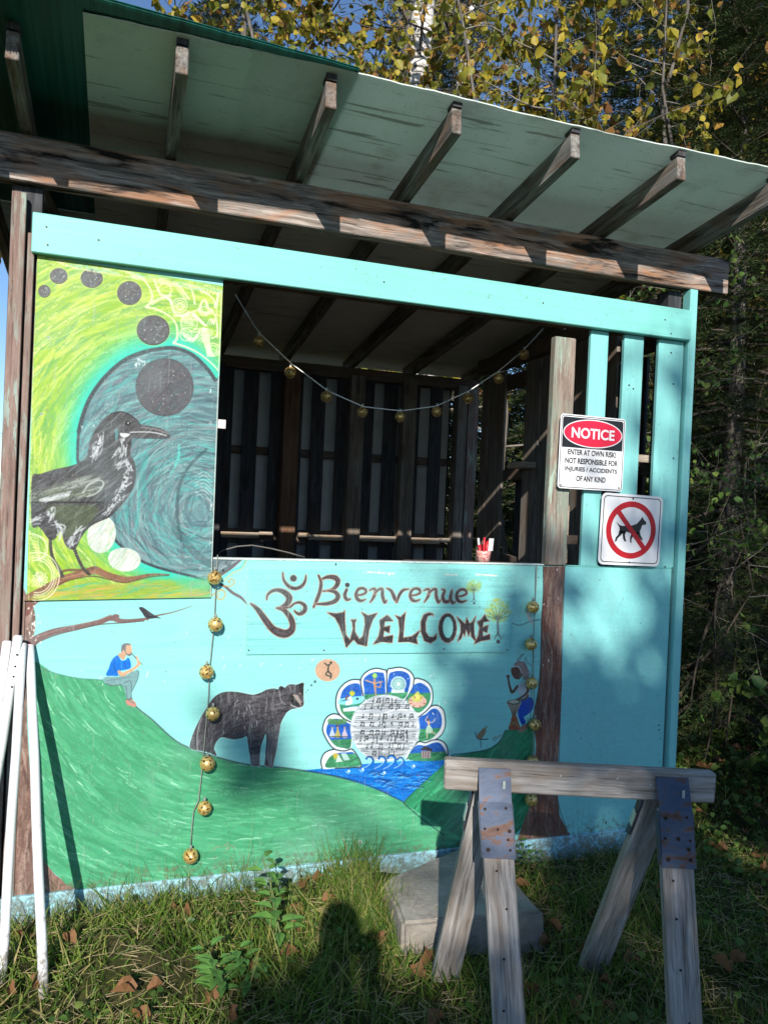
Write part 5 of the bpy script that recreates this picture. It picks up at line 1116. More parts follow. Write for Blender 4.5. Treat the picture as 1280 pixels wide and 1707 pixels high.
t_ = on_y(31.5, 1061, -.060); q_ = on_y(4, 1235, -.060-.28*(1235-1061)/1000.*.5); d_ = (q_-t_); k_ = (t_.z+.03)/(-d_.z); pole('white pole with four dark holes drilled near its top', t_, t_+d_*k_, .0158, (.06, .10, .135, .17))
t_ = on_y(13, 1070, -.055); q_ = on_y(-3, 1185, -.075); d_ = (q_-t_); k_ = (t_.z+.03)/(-d_.z); pole('outermost white pole, cut off by the picture edge', t_, t_+d_*k_, .0150)

# ================================================================ CONCRETE STEP
s = N('rough_concrete', .9, .15); v = s.vec(rnd=False); c = s.ramp(s.noise(9., v, 8., .7), [(.3, (.24, .21, .18)), (.55, (.38, .345, .30)), (.75, (.47, .435, .39))]); c = s.mix(s.ramp(s.noise(60., v, 4.), [(.3, .5), (.4, 0.)]), c, (.12, .11, .10))
s.col(c); s.bump(s.noise(45., v, 8., .8), 1., .012); M['concrete'] = s.m
ht = .135; tops = [on_z(px, py, ht) for px, py in ((655, 1462), (672, 1538), (905, 1520), (876, 1482))]
tops[0].y = min(tops[0].y, -.03); tops[0].x = 1.0; tops[3].y = -.2; tops[3].x -= 0
bm = bmesh.new(); tv = [bm.verts.new((p.x, p.y, ht)) for p in (tops[0], tops[1], tops[2], tops[3], Vector((tops[3].x, -.03, 0)))]
bv = [bm.verts.new((p.x+(.015 if i in (2, 3) else -.01), p.y-(.015 if i in (1, 2) else 0), -.06)) for i, p in enumerate((tops[0], tops[1], tops[2], tops[3], Vector((tops[3].x, -.03, 0))))]
bm.faces.new(tv); bm.faces.new(bv[::-1])
for i in range(5): bm.faces.new((tv[i], bv[i], bv[(i+1) % 5], tv[(i+1) % 5]))
bmesh.ops.bevel(bm, geom=list(bm.edges), offset=.012, segments=2, affect='EDGES'); bmesh.ops.subdivide_edges(bm, edges=[e for e in bm.edges if e.calc_length() > .05], cuts=6, use_grid_fill=True)
bmesh.ops.recalc_face_normals(bm, faces=bm.faces)
for v_ in bm.verts: v_.co += Vector((math.sin(v_.co.y*31+v_.co.z*20), math.cos(v_.co.x*27), math.sin(v_.co.x*19+v_.co.y*23)))*.0025
me = bpy.data.meshes.new('concrete_step'); bm.to_mesh(me); bm.free(); me.materials.append(M['concrete'])
tag(link(bpy.data.objects.new('concrete_step', me)), 'rough grey concrete block set in the grass against the wall', 'concrete block')

# ================================================================ SAWHORSE
s = N('blue_painted_bracket', .55, .5); rs_ = s.noise(1., s.vec((4., 26., 26.)), 5., .7); c = s.ramp(rs_, [(.38, (.028, .045, .085)), (.53, (.05, .07, .115)), (.58, (.09, .045, .032)), (.70, (.05, .022, .016))])
s.col(c); s.b.inputs['Metallic'].default_value = .35; s.bump(rs_, .35, .001); M['bracket'] = s.m
M['bolt'] = simple('galvanised_plate', (.45, .52, .47), .45, .5, .2, 80., .5); M['rust'] = simple('rusty_hole', (.03, .018, .015), .8)
SH = thing('sawhorse', 'weathered grey wooden sawhorse with rusty blue metal brackets before the wall', 'sawhorse', (1.3, -1.0, 0))
bl = on_y(741, 1260, 2.16-3); br_ = on_y(1189, 1289, 1.88-3)
zt = (bl.z+br_.z)/2; bl.z = br_.z = zt; ax = (br_-bl).normalized(); nrm = Vector((ax.y, -ax.x, 0)).normalized()   # towards the camera
up = Vector((0, 0, 1))
beam_between('top_rail', bl-up*.046, br_-up*.046, .092, .040, (0, 0, 1), M['grey_x'], SH, .005, .0015)
def leg_px(top, foot, w, t, side):
    beam_between('leg', top, foot, w, t, side, M['grey_x'], SH, .004, .0015)
legs = []
Lw = .092
def front_leg(uc, footpx, foot_n):
    a_ = bl+ax*uc+nrm*(.026)-up*.105
    return a_
uL, uR = .150, .80*((br_-bl).length/.86)
uR = (br_-bl).length-.135
def solve_foot(px, py, top, n_off):        # foot on the ground, n_off in front of the rail plane
    base = bl+nrm*n_off; d = ray(px, py); o_ = Vector((0, -3, E)); dd = Vector(d)
    t = (base-o_).dot(nrm)/dd.dot(nrm); p = o_+dd*t; dr = (p-top); return top+dr*(top.z+.02)/(-dr.z) if dr.z < 0 else p
tL = bl+ax*uL+nrm*.050-up*.10; tR = bl+ax*uR+nrm*.050-up*.10
fL = solve_foot(848, 1700, tL, .20); fR = solve_foot(1140, 1700, tR, .20)
beam_between('leg', tL+up*.0, fL, .090, .036, ax, M['grey_x'], SH, .004, .0015); beam_between('leg', tR+up*.0, fR, .090, .036, ax, M['grey_x'], SH, .004, .0015)
rL = on_z(738, 1640, 0); rR = on_z(985, 1617, 0)
bLt = bl+ax*(uL-.005)-nrm*.050-up*.10; bRt = bl+ax*(uR-.01)-nrm*.050-up*.10
for a_, b_ in ((bLt, rL), (bRt, rR)):
    d_ = (b_-a_).normalized(); beam_between('leg', a_, b_+d_*.06, .088, .040, ax, M['grey_x'], SH, .004, .0015)
for tt, ff, sgn in ((tL, fL, 1), (tR, fR, 1), (bLt, rL, -1), (bRt, rR, -1)):
    d_ = (ff-tt).normalized(); o_ = nrm*sgn
    pts = [(tt+up*.085-o_*.022), (tt+up*.0+o_*.0215), (tt+d_*.155+o_*.0215)]
    w_ = ax*.048; V = []
    for p in pts: V += [p-w_, p+w_]
    V2 = [v_+o_*.0025 for v_ in V]; n0 = len(V)
    F = []
    for i in range(2): F += [(2*i, 2*i+1, 2*i+3, 2*i+2), (n0+2*i, n0+2*i+2, n0+2*i+3, n0+2*i+1)]
    F += [(0, 2, n0+2, n0), (2, 4, n0+4, n0+2), (1, n0+1, n0+3, 3), (3, n0+3, n0+5, 5), (0, n0, n0+1, 1), (4, 5, n0+5, n0+4)]
    br = mk('bracket', V2+V if sgn < 0 else V+V2, F, M['bracket'], SH)
    # side flanges
    for s2 in (-1, 1):
        e = ax*s2*.049; q = [tt+o_*.022+e, tt+d_*.155+o_*.022+e, tt+d_*.150-o_*.012+e, tt+d_*.02-o_*.016+e]
        mk('bracket_flange', q+[p+ax*s2*.002 for p in q], [(0, 1, 2, 3), (7, 6, 5, 4), (0, 4, 5, 1), (1, 5, 6, 2), (2, 6, 7, 3), (3, 7, 4, 0)], M['bracket'], br)
    if sgn > 0:
        for (u_, s_) in ((-.032, .03), (.03, .025), (-.036, .085), (.002, .085), (.036, .088), (.03, .112), (-.03, .142), (.034, .140)):
            q = tt+d_*(s_-.01)+ax*u_+o_*.0245; tube('bolt_hole', [q, q+o_*.0015], .0042 if random.random() < .7 else .006, M['rust'], br, 8, False)
        q = tt+up*.045+ax*.026+o_*.006; obox('paint_chip', q, (.008, .0015, .024), M['bolt'], br, frame(ax, o_), .0005)
    else:
        q = tt+d_*.085-ax*.056+nrm*.006; obox('hinge_plate', q, (.05, .004, .026), M['bolt'], br, frame(d_, ax), .001)
# nails in the rail and the front legs
for u_, z_ in ((.52, -.03), (.62, -.045), (.35, -.03)): q = bl+ax*u_+nrm*.0205+up*z_; tube('nail_head', [q, q+nrm*.0015], .003, M['bolt'], SH, 8, False)
for tt, ff in ((tL, fL), (tR, fR)):
    d_ = (ff-tt).normalized()
    for s_ in (.19, .29, .42, .55): q = tt+d_*s_+ax*random.uniform(-.02, .02)+nrm*.019; tube('nail_head', [q, q+nrm*.0012], .0036, M['rust'], SH, 8, False)
# ================================================================ VEGETATION
R = np.random.RandomState(11)
def rot_frames(axis, side_seed):
    """unit frames (n,3,3) with column 0 along axis; columns 1, 2 random around it"""
    a = axis/np.linalg.norm(axis, axis=1, keepdims=True); r = R.randn(*a.shape)+side_seed; s = r-(r*a).sum(1, keepdims=True)*a; s /= np.linalg.norm(s, axis=1, keepdims=True); return np.stack([a, s, np.cross(a, s)], 2)
def scatter(name, tv, tf, pos, fr, sc, mat, parent=None, smooth=False):
    tv = np.asarray(tv, float); tf = np.asarray(tf); sc = np.asarray(sc); sc = sc[:, None] if sc.ndim == 1 else sc
    if sc.shape[1] == 1: sc = np.repeat(sc, 3, 1)
    V = np.einsum('nij,nvj->nvi', fr, tv[None]*sc[:, None, :])+pos[:, None, :]
    F = tf[None]+(np.arange(len(pos))*len(tv))[:, None, None]
    return big(name, V.reshape(-1, 3), F.reshape(-1, tf.shape[1]), mat, parent, smooth)
LEAF_V = [(0, 0, 0), (.22, .30, .10), (.60, .40, .13), (1.05, .03, -.12), (.70, -.33, .05), (.30, -.36, .14), (.5, 0, -.04)]
LEAF_F = [(0, 6, 1), (1, 6, 2), (2, 6, 3), (3, 6, 4), (4, 6, 5), (5, 6, 0)]
# conifer frond: stem with needles to both sides
fv = []; ff = []
for i in range(9):
    x = i/9.; L_ = .30*(1-.55*abs(x-.35))
    for sg_ in (-1, 1):
        k = len(fv); fv += [(x, 0, 0), (x+.05, 0, .0), (x+.16, sg_*L_, .03*math.sin(i*2.))]; ff.append((k, k+1, k+2))
k = len(fv); fv += [(0, -.008, 0), (0, .008, 0), (1.05, 0, 0)]; ff.append((k, k+1, k+2))
rs0 = random.Random(3); fv = []; ff = []
for i in range(15):
    x = rs0.random()*.85; L_ = .16+.34*rs0.random(); a = rs0.uniform(-1, 1)*1.3; e = rs0.gauss(0, .35); w_ = .022+.03*rs0.random()
    d = Vector((math.cos(a)*.9, math.sin(a), e)).normalized(); q = Vector((-d.y, d.x, rs0.gauss(0, .4))).normalized()*w_; k = len(fv)
    fv += [tuple(Vector((x, 0, 0))-q*.4), tuple(Vector((x, 0, 0))+d*L_*.5+q), tuple(Vector((x, 0, 0))+d*L_)]; ff.append((k, k+1, k+2))
k = len(fv); fv += [(0, -.010, 0), (0, .010, 0), (1.0, 0, .05)]; ff.append((k, k+1, k+2))
FROND_V, FROND_F = fv, ff
M['conifer'] = leaf_mat('conifer_needles', [(0., (.016, .032, .014)), (.4, (.032, .058, .020)), (.78, (.055, .085, .026)), (.93, (.10, .10, .035)), (1., (.20, .16, .09))], .15, .5)
M['yellow'] = leaf_mat('autumn_yellow_leaf', [(0., (.09, .12, .02)), (.25, (.26, .27, .04)), (.5, (.60, .45, .05)), (.66, (.20, .24, .04)), (.86, (.52, .30, .07)), (1., (.20, .09, .035))], .45, .45)
M['green_leaf'] = leaf_mat('green_leaf', [(0., (.05, .11, .025)), (.5, (.09, .17, .035)), (1., (.17, .22, .05))], .35, .45)
M['dead'] = leaf_mat('dry_leaf', [(0., (.13, .06, .028)), (.5, (.22, .105, .045)), (1., (.28, .17, .085))], .15, .7)
s = N('birch_bark', .7, .2); v = s.vec((3., 3., 26.), rnd=False); c = s.ramp(s.noise(1., v, 6., .7), [(.42, (.10, .09, .08)), (.48, (.55, .53, .50)), (.7, (.72, .70, .67))]); s.col(c); M['birch'] = s.m
M['bark'] = wood('grey_bark', 'z', (.11, .095, .08), (.045, .037, .03), (.2, .185, .165), knots=False); M['twig'] = simple('grey_twig', (.20, .18, .155), .85, .1, .35, 12.)
M['twig_dark'] = simple('dark_twig', (.085, .07, .055), .85, .1, .35, 12.)

def many_tubes(name, paths, mat, parent, n=4):
    V = []; F = []; T = 0
    for P, r in paths:
        v, f = tube_arrays(P, r, n, False); F += [tuple(i+T for i in q) for q in f]; V += [tuple(p) for p in v]; T += len(v)
    return mk(name, V, F, mat, parent, True)
TREES = []
def conifer(x, y, H, Rb, label, seed, nb=80, fr_per=46, fsz=.20, z0=.15, trunk_r=.09, name='conifer_tree', front=False):
    global R
    R = np.random.RandomState(seed); z_b = float(ground_h(np.array(x), np.array(y)))
    root = thing(name, label, 'tree', (x, y, z_b)); TREES.append(root)
    tube('trunk', [(x, y, z_b-.1), (x+.03, y, z_b+H*.5), (x, y+.02, z_b+H*.98)], [trunk_r, trunk_r*.65, .01], M['bark'], root, 8)
    paths = []; pos = []; ax = []
    for i in range(nb):
        t = (i+.5)/nb; h = z0+(H-z0)*t**.9; L = Rb*(1-t)**.75*(.7+.5*R.rand())+.12; a = i*2.399+R.randn()*.3
        if front: a = -math.pi/2+((a+math.pi) % (2*math.pi)-math.pi)*.62
        up_ = .25-.5*(1-t); P = []
        for k in range(6):
            u = k/5.; P.append((x+math.cos(a+.1*u)*L*u, y+math.sin(a+.1*u)*L*u, z_b+h+L*(up_*u-.28*u*u+.12*u**3)))
        paths.append((P, [.014*(1-.8*k/5.)*(1+L*.3) for k in range(6)])); P = np.array(P)
        n_ = int(fr_per*1.7*(.35+L/Rb))
        u = R.rand(n_)**.95*5; i0 = np.clip(u.astype(int), 0, 4); f_ = (u-i0)[:, None]; p = P[i0]*(1-f_)+P[i0+1]*f_
        d = P[i0+1]-P[i0]; d /= np.linalg.norm(d, axis=1, keepdims=True); side = np.stack([-d[:, 1], d[:, 0], np.zeros(n_)], 1)*np.sign(R.randn(n_))[:, None]
        # secondary offset so that the frond cloud has width
        off = side*(R.rand(n_)[:, None]*.34*(1-u[:, None]/7.)*L)
        pos.append(p+off+R.randn(n_, 3)*.02); ax.append(d*.75+side*(.35+.7*R.rand(n_)[:, None])+np.array([0, 0, -.25])+R.randn(n_, 3)*.22)
    many_tubes('branches', paths, M['twig_dark'], root, 4)
    pos = np.concatenate(pos); ax = np.concatenate(ax); fr = rot_frames(ax, np.array([0, 0, 0.]))
    # fronds lie rather flat: side vector mostly horizontal
    a_ = fr[:, :, 0]; sd = np.cross(np.array([0, 0, 1.])+R.randn(len(a_), 3)*.35, a_); sd /= np.linalg.norm(sd, axis=1, keepdims=True); fr = np.stack([a_, sd, np.cross(a_, sd)], 2)
    scatter('crown', FROND_V, FROND_F, pos, fr, fsz*.82*(.5+.9*R.rand(len(pos))), M['conifer'], root)['kind'] = 'stuff'
    return root
def grow(p, d, L, r, depth, out, tips, rs, bend=.28, up=.1, split=3):
    P = [Vector(p)]; n = 5; dd = Vector(d).normalized()
    for i in range(n):
        dd = (dd+Vector((rs.gauss(0, bend), rs.gauss(0, bend), rs.gauss(0, bend)+up))*.45).normalized(); P.append(P[-1]+dd*(L/n))
    out.append((P, [r*(1-.55*i/n) for i in range(n+1)]))
    if depth == 0: tips.append(P); return
    for k in range(split+(1 if rs.random() < .4 else 0)):
        i = rs.randint(2, n); q = P[i]; nd = (P[i]-P[i-1]).normalized()+Vector((rs.gauss(0, .6), rs.gauss(0, .6), rs.gauss(0, .45)))
        grow(q, nd, L*rs.uniform(.55, .8), r*.5, depth-1, out, tips, rs, bend, up, split)
    if depth <= 1: tips.append(P)
def broadleaf(x, y, label, seed, stems, L, r, depth, leafsz, nleaf, bark, twig, leafm, name='leafy_tree', cat='tree', group=None, keep=None, split=3, droop=.7):
    global R
    R = np.random.RandomState(seed); rs = random.Random(seed); z = float(ground_h(np.array(x), np.array(y)))
    root = thing(name, label, cat, (x, y, z), group)
    out = []; tips = []; tr = []
    for (dx, dy, lx, ly, hh, r0) in stems:            # each stem: base offset, top lean, height, radius
        b = Vector((x+dx, y+dy, z-.05)); t = Vector((x+dx+lx, y+dy+ly, z+hh)); P = [b.lerp(t, i/8.)+Vector((rs.gauss(0, .02)*min(i, 3), rs.gauss(0, .02)*min(i, 3), 0)) for i in range(9)]
        tr.append((P, [r0*(1-.7*i/8.) for i in range(9)]))
        for k in range(int(5+hh*2.2)):
            u = .3+.68*rs.random(); i = min(7, int(u*8)); q = P[i].lerp(P[i+1], u*8-i); a = rs.random()*6.28
            grow(q, (math.cos(a), math.sin(a), rs.uniform(-.1, .7)), L*rs.uniform(.6, 1.1)*(1.15-u*.5), r*(1.2-u*.6), depth, out, tips, rs, split=split)
    many_tubes('trunk', tr, bark, root, 10); many_tubes('branches', out, twig, root, 4)
    pos = []; ax = []
    for P in tips:
        for _ in range(nleaf):
            i = rs.randint(1, 5); q = P[i-1].lerp(P[i], rs.random()); pos.append(q); ax.append((rs.gauss(0, .6), rs.gauss(0, .6), -droop+rs.gauss(0, .5)))
    pos = np.array([tuple(p) for p in pos]); ax = np.array(ax)
    if keep is not None: m_ = keep(pos); pos = pos[m_]; ax = ax[m_]
    scatter('crown', LEAF_V, LEAF_F, pos, rot_frames(ax, np.zeros(3)), leafsz*(.55+.8*R.rand(len(pos))), leafm, root)['kind'] = 'stuff'
    return root

# ---- dark cedars and spruces to the right and behind
conifer(4.15, 1.5, 5.2, 1.2, 'dark cedar beside the right edge of the booth, branches down to the ground', 1, 150, 72, .14, .1)
conifer(5.0, 2.6, 6.6, 1.5, 'tall dark cedar at the right edge of the picture, above the undergrowth', 2, 150, 70, .17, .1)
conifer(4.3, 3.7, 7.6, 1.5, 'dark spruce showing through the gaps of the slatted side wall', 3, 120, 56, .19, .1)
conifer(6.0, 4.9, 9.5, 1.9, 'tallest dark conifer rising behind the yellow-leaved branches', 4, 120, 60, .24, .3)
conifer(3.4, 6.3, 8.6, 1.4, 'conifer with grey bare twigs behind the middle of the roof', 5, 90, 40, .24, 1.)
conifer(7.9, 6.2, 10., 2.0, 'dark conifer far back beyond the tallest one', 6, 80, 50, .30, .3)
conifer(-2.6, 8.5, 2.3, 1.3, 'low dark green conifer behind the left corner post', 7, 60, 36, .2, .1)
conifer(1.2, 8.3, 9.5, 1.9, 'dense conifer behind the yellow-leaved trees at the left of the roof', 9, 100, 50, .26, .8)
conifer(4.9, 8.8, 11.5, 2.0, 'very tall conifer in the distance between the birch and the dark cedars', 10, 110, 50, .28, .8)
conifer(1.9, 4.2, 3.6, 1.0, 'small dark conifer right behind the back wall', 8, 60, 40, .18, .1)
# ---- birch and yellow-leaved trees above the roof
broadleaf(3.05, 5.6, 'white-barked birch rising behind the middle of the roof', 21, [(0, 0, .10, 0, 8.6, .33), (.45, .3, .5, .2, 8., .12)], 1.5, .026, 2, .085, 2, M['birch'], M['twig'], M['yellow'], 'birch_tree')
broadleaf(2.55, 4.9, 'brown-stemmed tree just left of the white birch, with yellow leaves', 22, [(0, 0, .25, .1, 7.4, .06), (-.7, .2, -.9, .2, 7.2, .05)], 1.3, .020, 2, .075, 9, M['bark'], M['twig_dark'], M['yellow'], 'slender_tree')
broadleaf(.9, 5.4, 'yellow-leaved tree behind the left part of the roof', 23, [(0, 0, .2, .1, 7.8, .07), (.7, .3, .5, .2, 7.4, .06)], 1.3, .020, 2, .075, 10, M['bark'], M['twig_dark'], M['yellow'], 'slender_tree')
broadleaf(4.3, 2.9, 'thin shrub with large yellow leaves and grey twigs over the right of the roof', 24, [(0, 0, .3, -.2, 6.9, .035), (.35, .1, .9, -.1, 6.6, .03), (-.4, .1, -.7, -.1, 6.7, .03), (.8, .2, 1.3, .1, 6.2, .03), (-.9, .2, -.9, .1, 6.4, .03)], 1.25, .011, 2, .074, 6, M['bark'], M['twig'], M['yellow'], 'tall_shrub', 'shrub')
broadleaf(5.3, 1.9, 'bare tangled shrub with a few yellow leaves at the upper right', 25, [(0, 0, -.2, .1, 6.0, .03), (.4, .2, .6, .1, 5.6, .03), (-.5, .3, -.7, .2, 5.8, .03)], 1.25, .010, 2, .074, 7, M['bark'], M['twig'], M['yellow'], 'tall_shrub', 'shrub')
broadleaf(3.25, .85, 'tangle of grey bare twigs against the dark cedar', 26, [(0, 0, .0, .2, 3.3, .007), (.3, .1, .35, -.1, 3.1, .007), (.12, .3, .1, .1, 2.7, .007), (.55, .2, .4, .1, 3.2, .007)], .62, .0035, 2, .034, 3, M['twig_dark'], M['twig'], M['green_leaf'], 'bare_shrub', 'shrub')
broadleaf(4.35, .35, 'low leafy shrub at the foot of the dark cedar', 27, [(0, 0, .1, -.1, .8, .012), (.2, .1, .2, 0, .7, .012), (-.25, .05, -.1, 0, .6, .01)], .45, .006, 1, .07, 5, M['twig_dark'], M['twig_dark'], M['green_leaf'], 'leafy_shrub', 'shrub')
broadleaf(3.45, .25, 'green leafy shrub beside the bottom right corner of the booth', 28, [(0, 0, .05, -.05, .62, .01), (.15, .1, .1, 0, .5, .01)], .34, .005, 1, .07, 6, M['twig_dark'], M['twig_dark'], M['green_leaf'], 'leafy_shrub', 'shrub')
broadleaf(-1.5, 3.2, 'thin bare twigs against the blue sky left of the corner post', 29, [(0, 0, .35, 0, 2.5, .012)], .6, .006, 2, .03, 1, M['twig_dark'], M['twig_dark'], M['yellow'], 'bare_shrub', 'shrub')
# distant wood, one mass behind everything
R = np.random.RandomState(31); n = 15000; aa = R.rand(n)*1.75-.55; rr = 13+R.rand(n)*6; zz = R.rand(n)**1.2*(7.5+2.2*np.sin(aa*9)+1.3*np.sin(aa*23)); zz = np.where(aa < .0, zz*.16, zz)
pos = np.stack([np.sin(aa)*rr, np.cos(aa)*rr-3, zz], 1); ax = R.randn(n, 3)+np.array([0, -.4, -.3])
tag(scatter('woodland_backdrop', FROND_V, FROND_F, pos, rot_frames(ax, np.zeros(3)), .6+.5*R.rand(n), M['conifer']), kind='stuff')

# ---- trees behind the photographer that shade the right of the wall and the grass
def shade_tree(label, trunk_ab, depth, patches, seed, lsz=.11, name='leafy_tree'):
    """patches = (a, b, radius a, radius b, leaves): where the shade of a clump falls on the wall plane (b above ground)"""
    global R
    R = np.random.RandomState(seed); rs = random.Random(seed); a0, b0 = trunk_ab
    base = Vector((a0-.33*depth, -depth, 0)); root = thing(name, label, 'tree', base)
    hh = max(p[1] for p in patches)+.585*depth
    tube('trunk', [base+Vector((0, 0, -.1)), base+Vector((.05, .02, hh*.5)), base+Vector((0, 0, hh*.9))], [.16, .12, .04], M['bark'], root, 10)
    pos = []; paths = []
    for (a, b, ra, rb, n_) in patches:
        q = R.randn(n_, 2)*.5; dY = R.randn(n_)*.55; Y = depth+dY
        pos.append(np.stack([a+q[:, 0]*ra-.33*Y, -Y, b+q[:, 1]*rb+.585*Y], 1))
        c_ = Vector((a-.33*depth, -depth, b+.585*depth)); o_ = Vector((base.x, base.y, max(1.2, c_.z-1.0-abs(c_.x-base.x)*.4)))
        paths.append(([o_, o_.lerp(c_, .5)+Vector((0, 0, .15)), c_], [.03, .018, .006]))
    many_tubes('branches', paths, M['twig_dark'], root, 5)
    pos = np.concatenate(pos); scatter('crown', LEAF_V, LEAF_F, pos, rot_frames(R.randn(len(pos), 3), np.zeros(3)), lsz*(.6+.8*R.rand(len(pos))), M['green_leaf'], root)['kind'] = 'stuff'
R = np.random.RandomState(77)
P1 = []
for _ in range(190):       # dense lower mass: shades the grass, the sawhorse and the wall foot
    a, b = 1.52+R.rand()*3.85, -2.4+R.rand()*2.28
    if b > -.60 and a < 1.78: continue
    P1.append((a, b, .31, .31, 36))
for _ in range(52): P1.append((.62+R.rand()*.9, -.66-R.rand()*1.6, .28, .28, 34))
SHADE = []
def _sh(px, py, r, n_, ry=None):
    p = on_y(px, py, 0.); SHADE.append((p.x, p.z, r*.85, (ry or r)*.85, int(n_*(.40 if py < 1190 else .62))))
# dark blotches (photo pixels on the wall) with radius in metres and number of leaves
for q in ((745, 1095, .10, 30), (850, 1110, .12, 60), (865, 1180, .12, 70), (800, 1230, .14, 60), (840, 1260, .2, 110), (900, 1170, .14, 60), (905, 1250, .2, 120), (960, 1260, .22, 140), (1010, 1290, .22, 150), (1080, 1250, .22, 150), (1090, 1320, .25, 160),
          (980, 1340, .25, 160), (770, 1352, .10, 50), (810, 1330, .12, 60), (800, 1375, .12, 50), (900, 1330, .22, 140), (1100, 1180, .16, 70), (1085, 1100, .14, 45), (1090, 970, .16, 60), (1050, 940, .12, 35), (960, 1010, .09, 24), (865, 1010, .09, 22), (700, 1040, .08, 12), (790, 1330, .14, 60), (830, 1400, .22, 120), (750, 1250, .08, 18), (725, 1190, .08, 14),
          (385, 1335, .10, 22), (420, 1350, .10, 22), (450, 1395, .09, 18), (400, 1400, .07, 10), (1120, 720, .12, 30), (1120, 620, .10, 14), (1040, 800, .09, 14), (1060, 690, .09, 12), (1130, 850, .14, 36), (975, 870, .08, 8), (920, 1080, .10, 26), (950, 1400, .25, 150), (1050, 1390, .25, 150), (1120, 1400, .25, 150)): _sh(*q)
# patchy upper edge: blotches traced from the photograph's shade on the wall
for (a, b, ra, rb, n_) in SHADE: P1.append((a, b, ra, rb, n_))
shade_tree('leafy tree standing behind the photographer, shading the right of the booth', (2.6, 0), 12.5, P1, 41)
P2 = []
for _ in range(125): P2.append((2.9+R.rand()*3.2, -.5+R.rand()*3.8, .35, .35, 24))
shade_tree('second leafy tree behind the photographer, shading the cedars', (4.4, 0), 10., P2, 42)

# ================================================================ GRASS, LEAVES, WEEDS
M['grass'] = leaf_mat('grass_blade', [(0., (.06, .12, .018)), (.4, (.11, .20, .028)), (.72, (.19, .26, .045)), (.88, (.30, .29, .085)), (1., (.42, .34, .16))], .3, .5)
BL = []; BF = []; 
for i in range(5):
    t = i/4.; w_ = .5*(1-t**1.6)
    BL += [(t-.10*t*t, -w_*.05, .40*t**2.2), (t-.10*t*t, w_*.05, .40*t**2.2)]
for i in range(4): BF.append((2*i, 2*i+1, 2*i+3, 2*i+2))
def blades(name, P, L, lean, mat, width=1.):
    n = len(P); ax = np.stack([R.randn(n)*lean, R.randn(n)*lean, np.ones(n)], 1); fr = rot_frames(ax, np.zeros(3)); sc = np.stack([L, np.full(n, .09*width)*(.7+.6*R.rand(n)), L], 1)
    return scatter(name, BL, BF, P, fr, sc, mat)
R = np.random.RandomState(51)
n = 62000; gx = -1.0+R.rand(n)*5.2; gy = -1.75+R.rand(n)*1.80; m_ = (gy < -.008) | (gx > 2.56)
gx, gy = gx[m_], gy[m_]; n2 = 26000; hx = 2.6+R.rand(n2)*4.; hy = -1.0+R.rand(n2)*3.6; gx = np.r_[gx, hx]; gy = np.r_[gy, hy]
def inblk(x, y): return (x > .97) & (x < 1.52) & (y > -.51)
k_ = ~(inblk(gx, gy)); gx, gy = gx[k_], gy[k_]
dens = np.sin(gx*5.3+1)*np.cos(gy*6.1)+np.sin(gx*13+gy*9)*.5; k_ = R.rand(len(gx)) < .66+.38*dens; gx, gy, dens = gx[k_], gy[k_], dens[k_]
P = np.stack([gx, gy, ground_h(gx, gy)-.005], 1); L = (.045+.095*R.rand(len(gx))**1.7)*(1+.3*dens); L *= np.where((gx > 2.3), .75, 1.)
tag(blades('grass', P, L, .75, M['grass'], .11/.09*1.0), kind='stuff')
n = 24000; gx = -5.5+R.rand(n)*4.5; gy = -1.9+R.rand(n)*5.; P = np.stack([gx, gy, ground_h(gx, gy)-.005], 1); tag(blades('grass', P, .06+.09*R.rand(n), .75, M['grass'], 1.5), kind='stuff')
# long thin blades and stalks against the wall foot and over the block
n = 1500; gx = -.35+R.rand(n)*2.95; gy = -.012-R.rand(n)**2*.14; gz = ground_h(gx, gy); w_ = np.exp(-((gx-.55)/.45)**2)+.5*np.exp(-((gx-1.0)/.2)**2)+.35; k_ = (R.rand(n) < w_*.75) & ~((gx > 1.0) & (gx < 1.5)); 
P = np.stack([gx, gy, gz], 1)[k_]; L = .10+.16*R.rand(len(P)); tag(blades('tall_grass', P, L, .55, M['grass'], .55), kind='stuff')
n = 420; gx = .82+R.rand(n)*.2; gy = -.5+R.rand(n)*.42; P = np.stack([gx, gy, ground_h(gx, gy)], 1); tag(blades('tall_grass', P, .14+.12*R.rand(n), .5, M['grass'], .7), kind='stuff')
n = 26; gx = np.r_[.05+R.rand(14)*.9, 1.6+R.rand(12)*.7]; gy = -.03-R.rand(n)*.08; P = np.stack([gx, gy, ground_h(gx, gy)], 1); tag(blades('grass_stalks', P, .26+.16*R.rand(n), .25, M['grass'], .30), kind='stuff')
# thatch of dead straw lying on the soil
n = 9000; gx = -1+R.rand(n)*4.4; gy = -1.7+R.rand(n)*1.68; k_ = ~inblk(gx, gy); gx, gy = gx[k_], gy[k_]; n = len(gx)
s = simple('straw', (.30, .24, .13), .8, .2, .3, 20.); ax = np.stack([R.randn(n), R.randn(n), R.rand(n)*.25], 1)
tag(scatter('straw', BL, BF, np.stack([gx, gy, ground_h(gx, gy)+.012+.02*R.rand(n)], 1), rot_frames(ax, np.zeros(3)), np.stack([.05+.07*R.rand(n), np.full(n, .05), np.full(n, .02)], 1), s), kind='stuff')
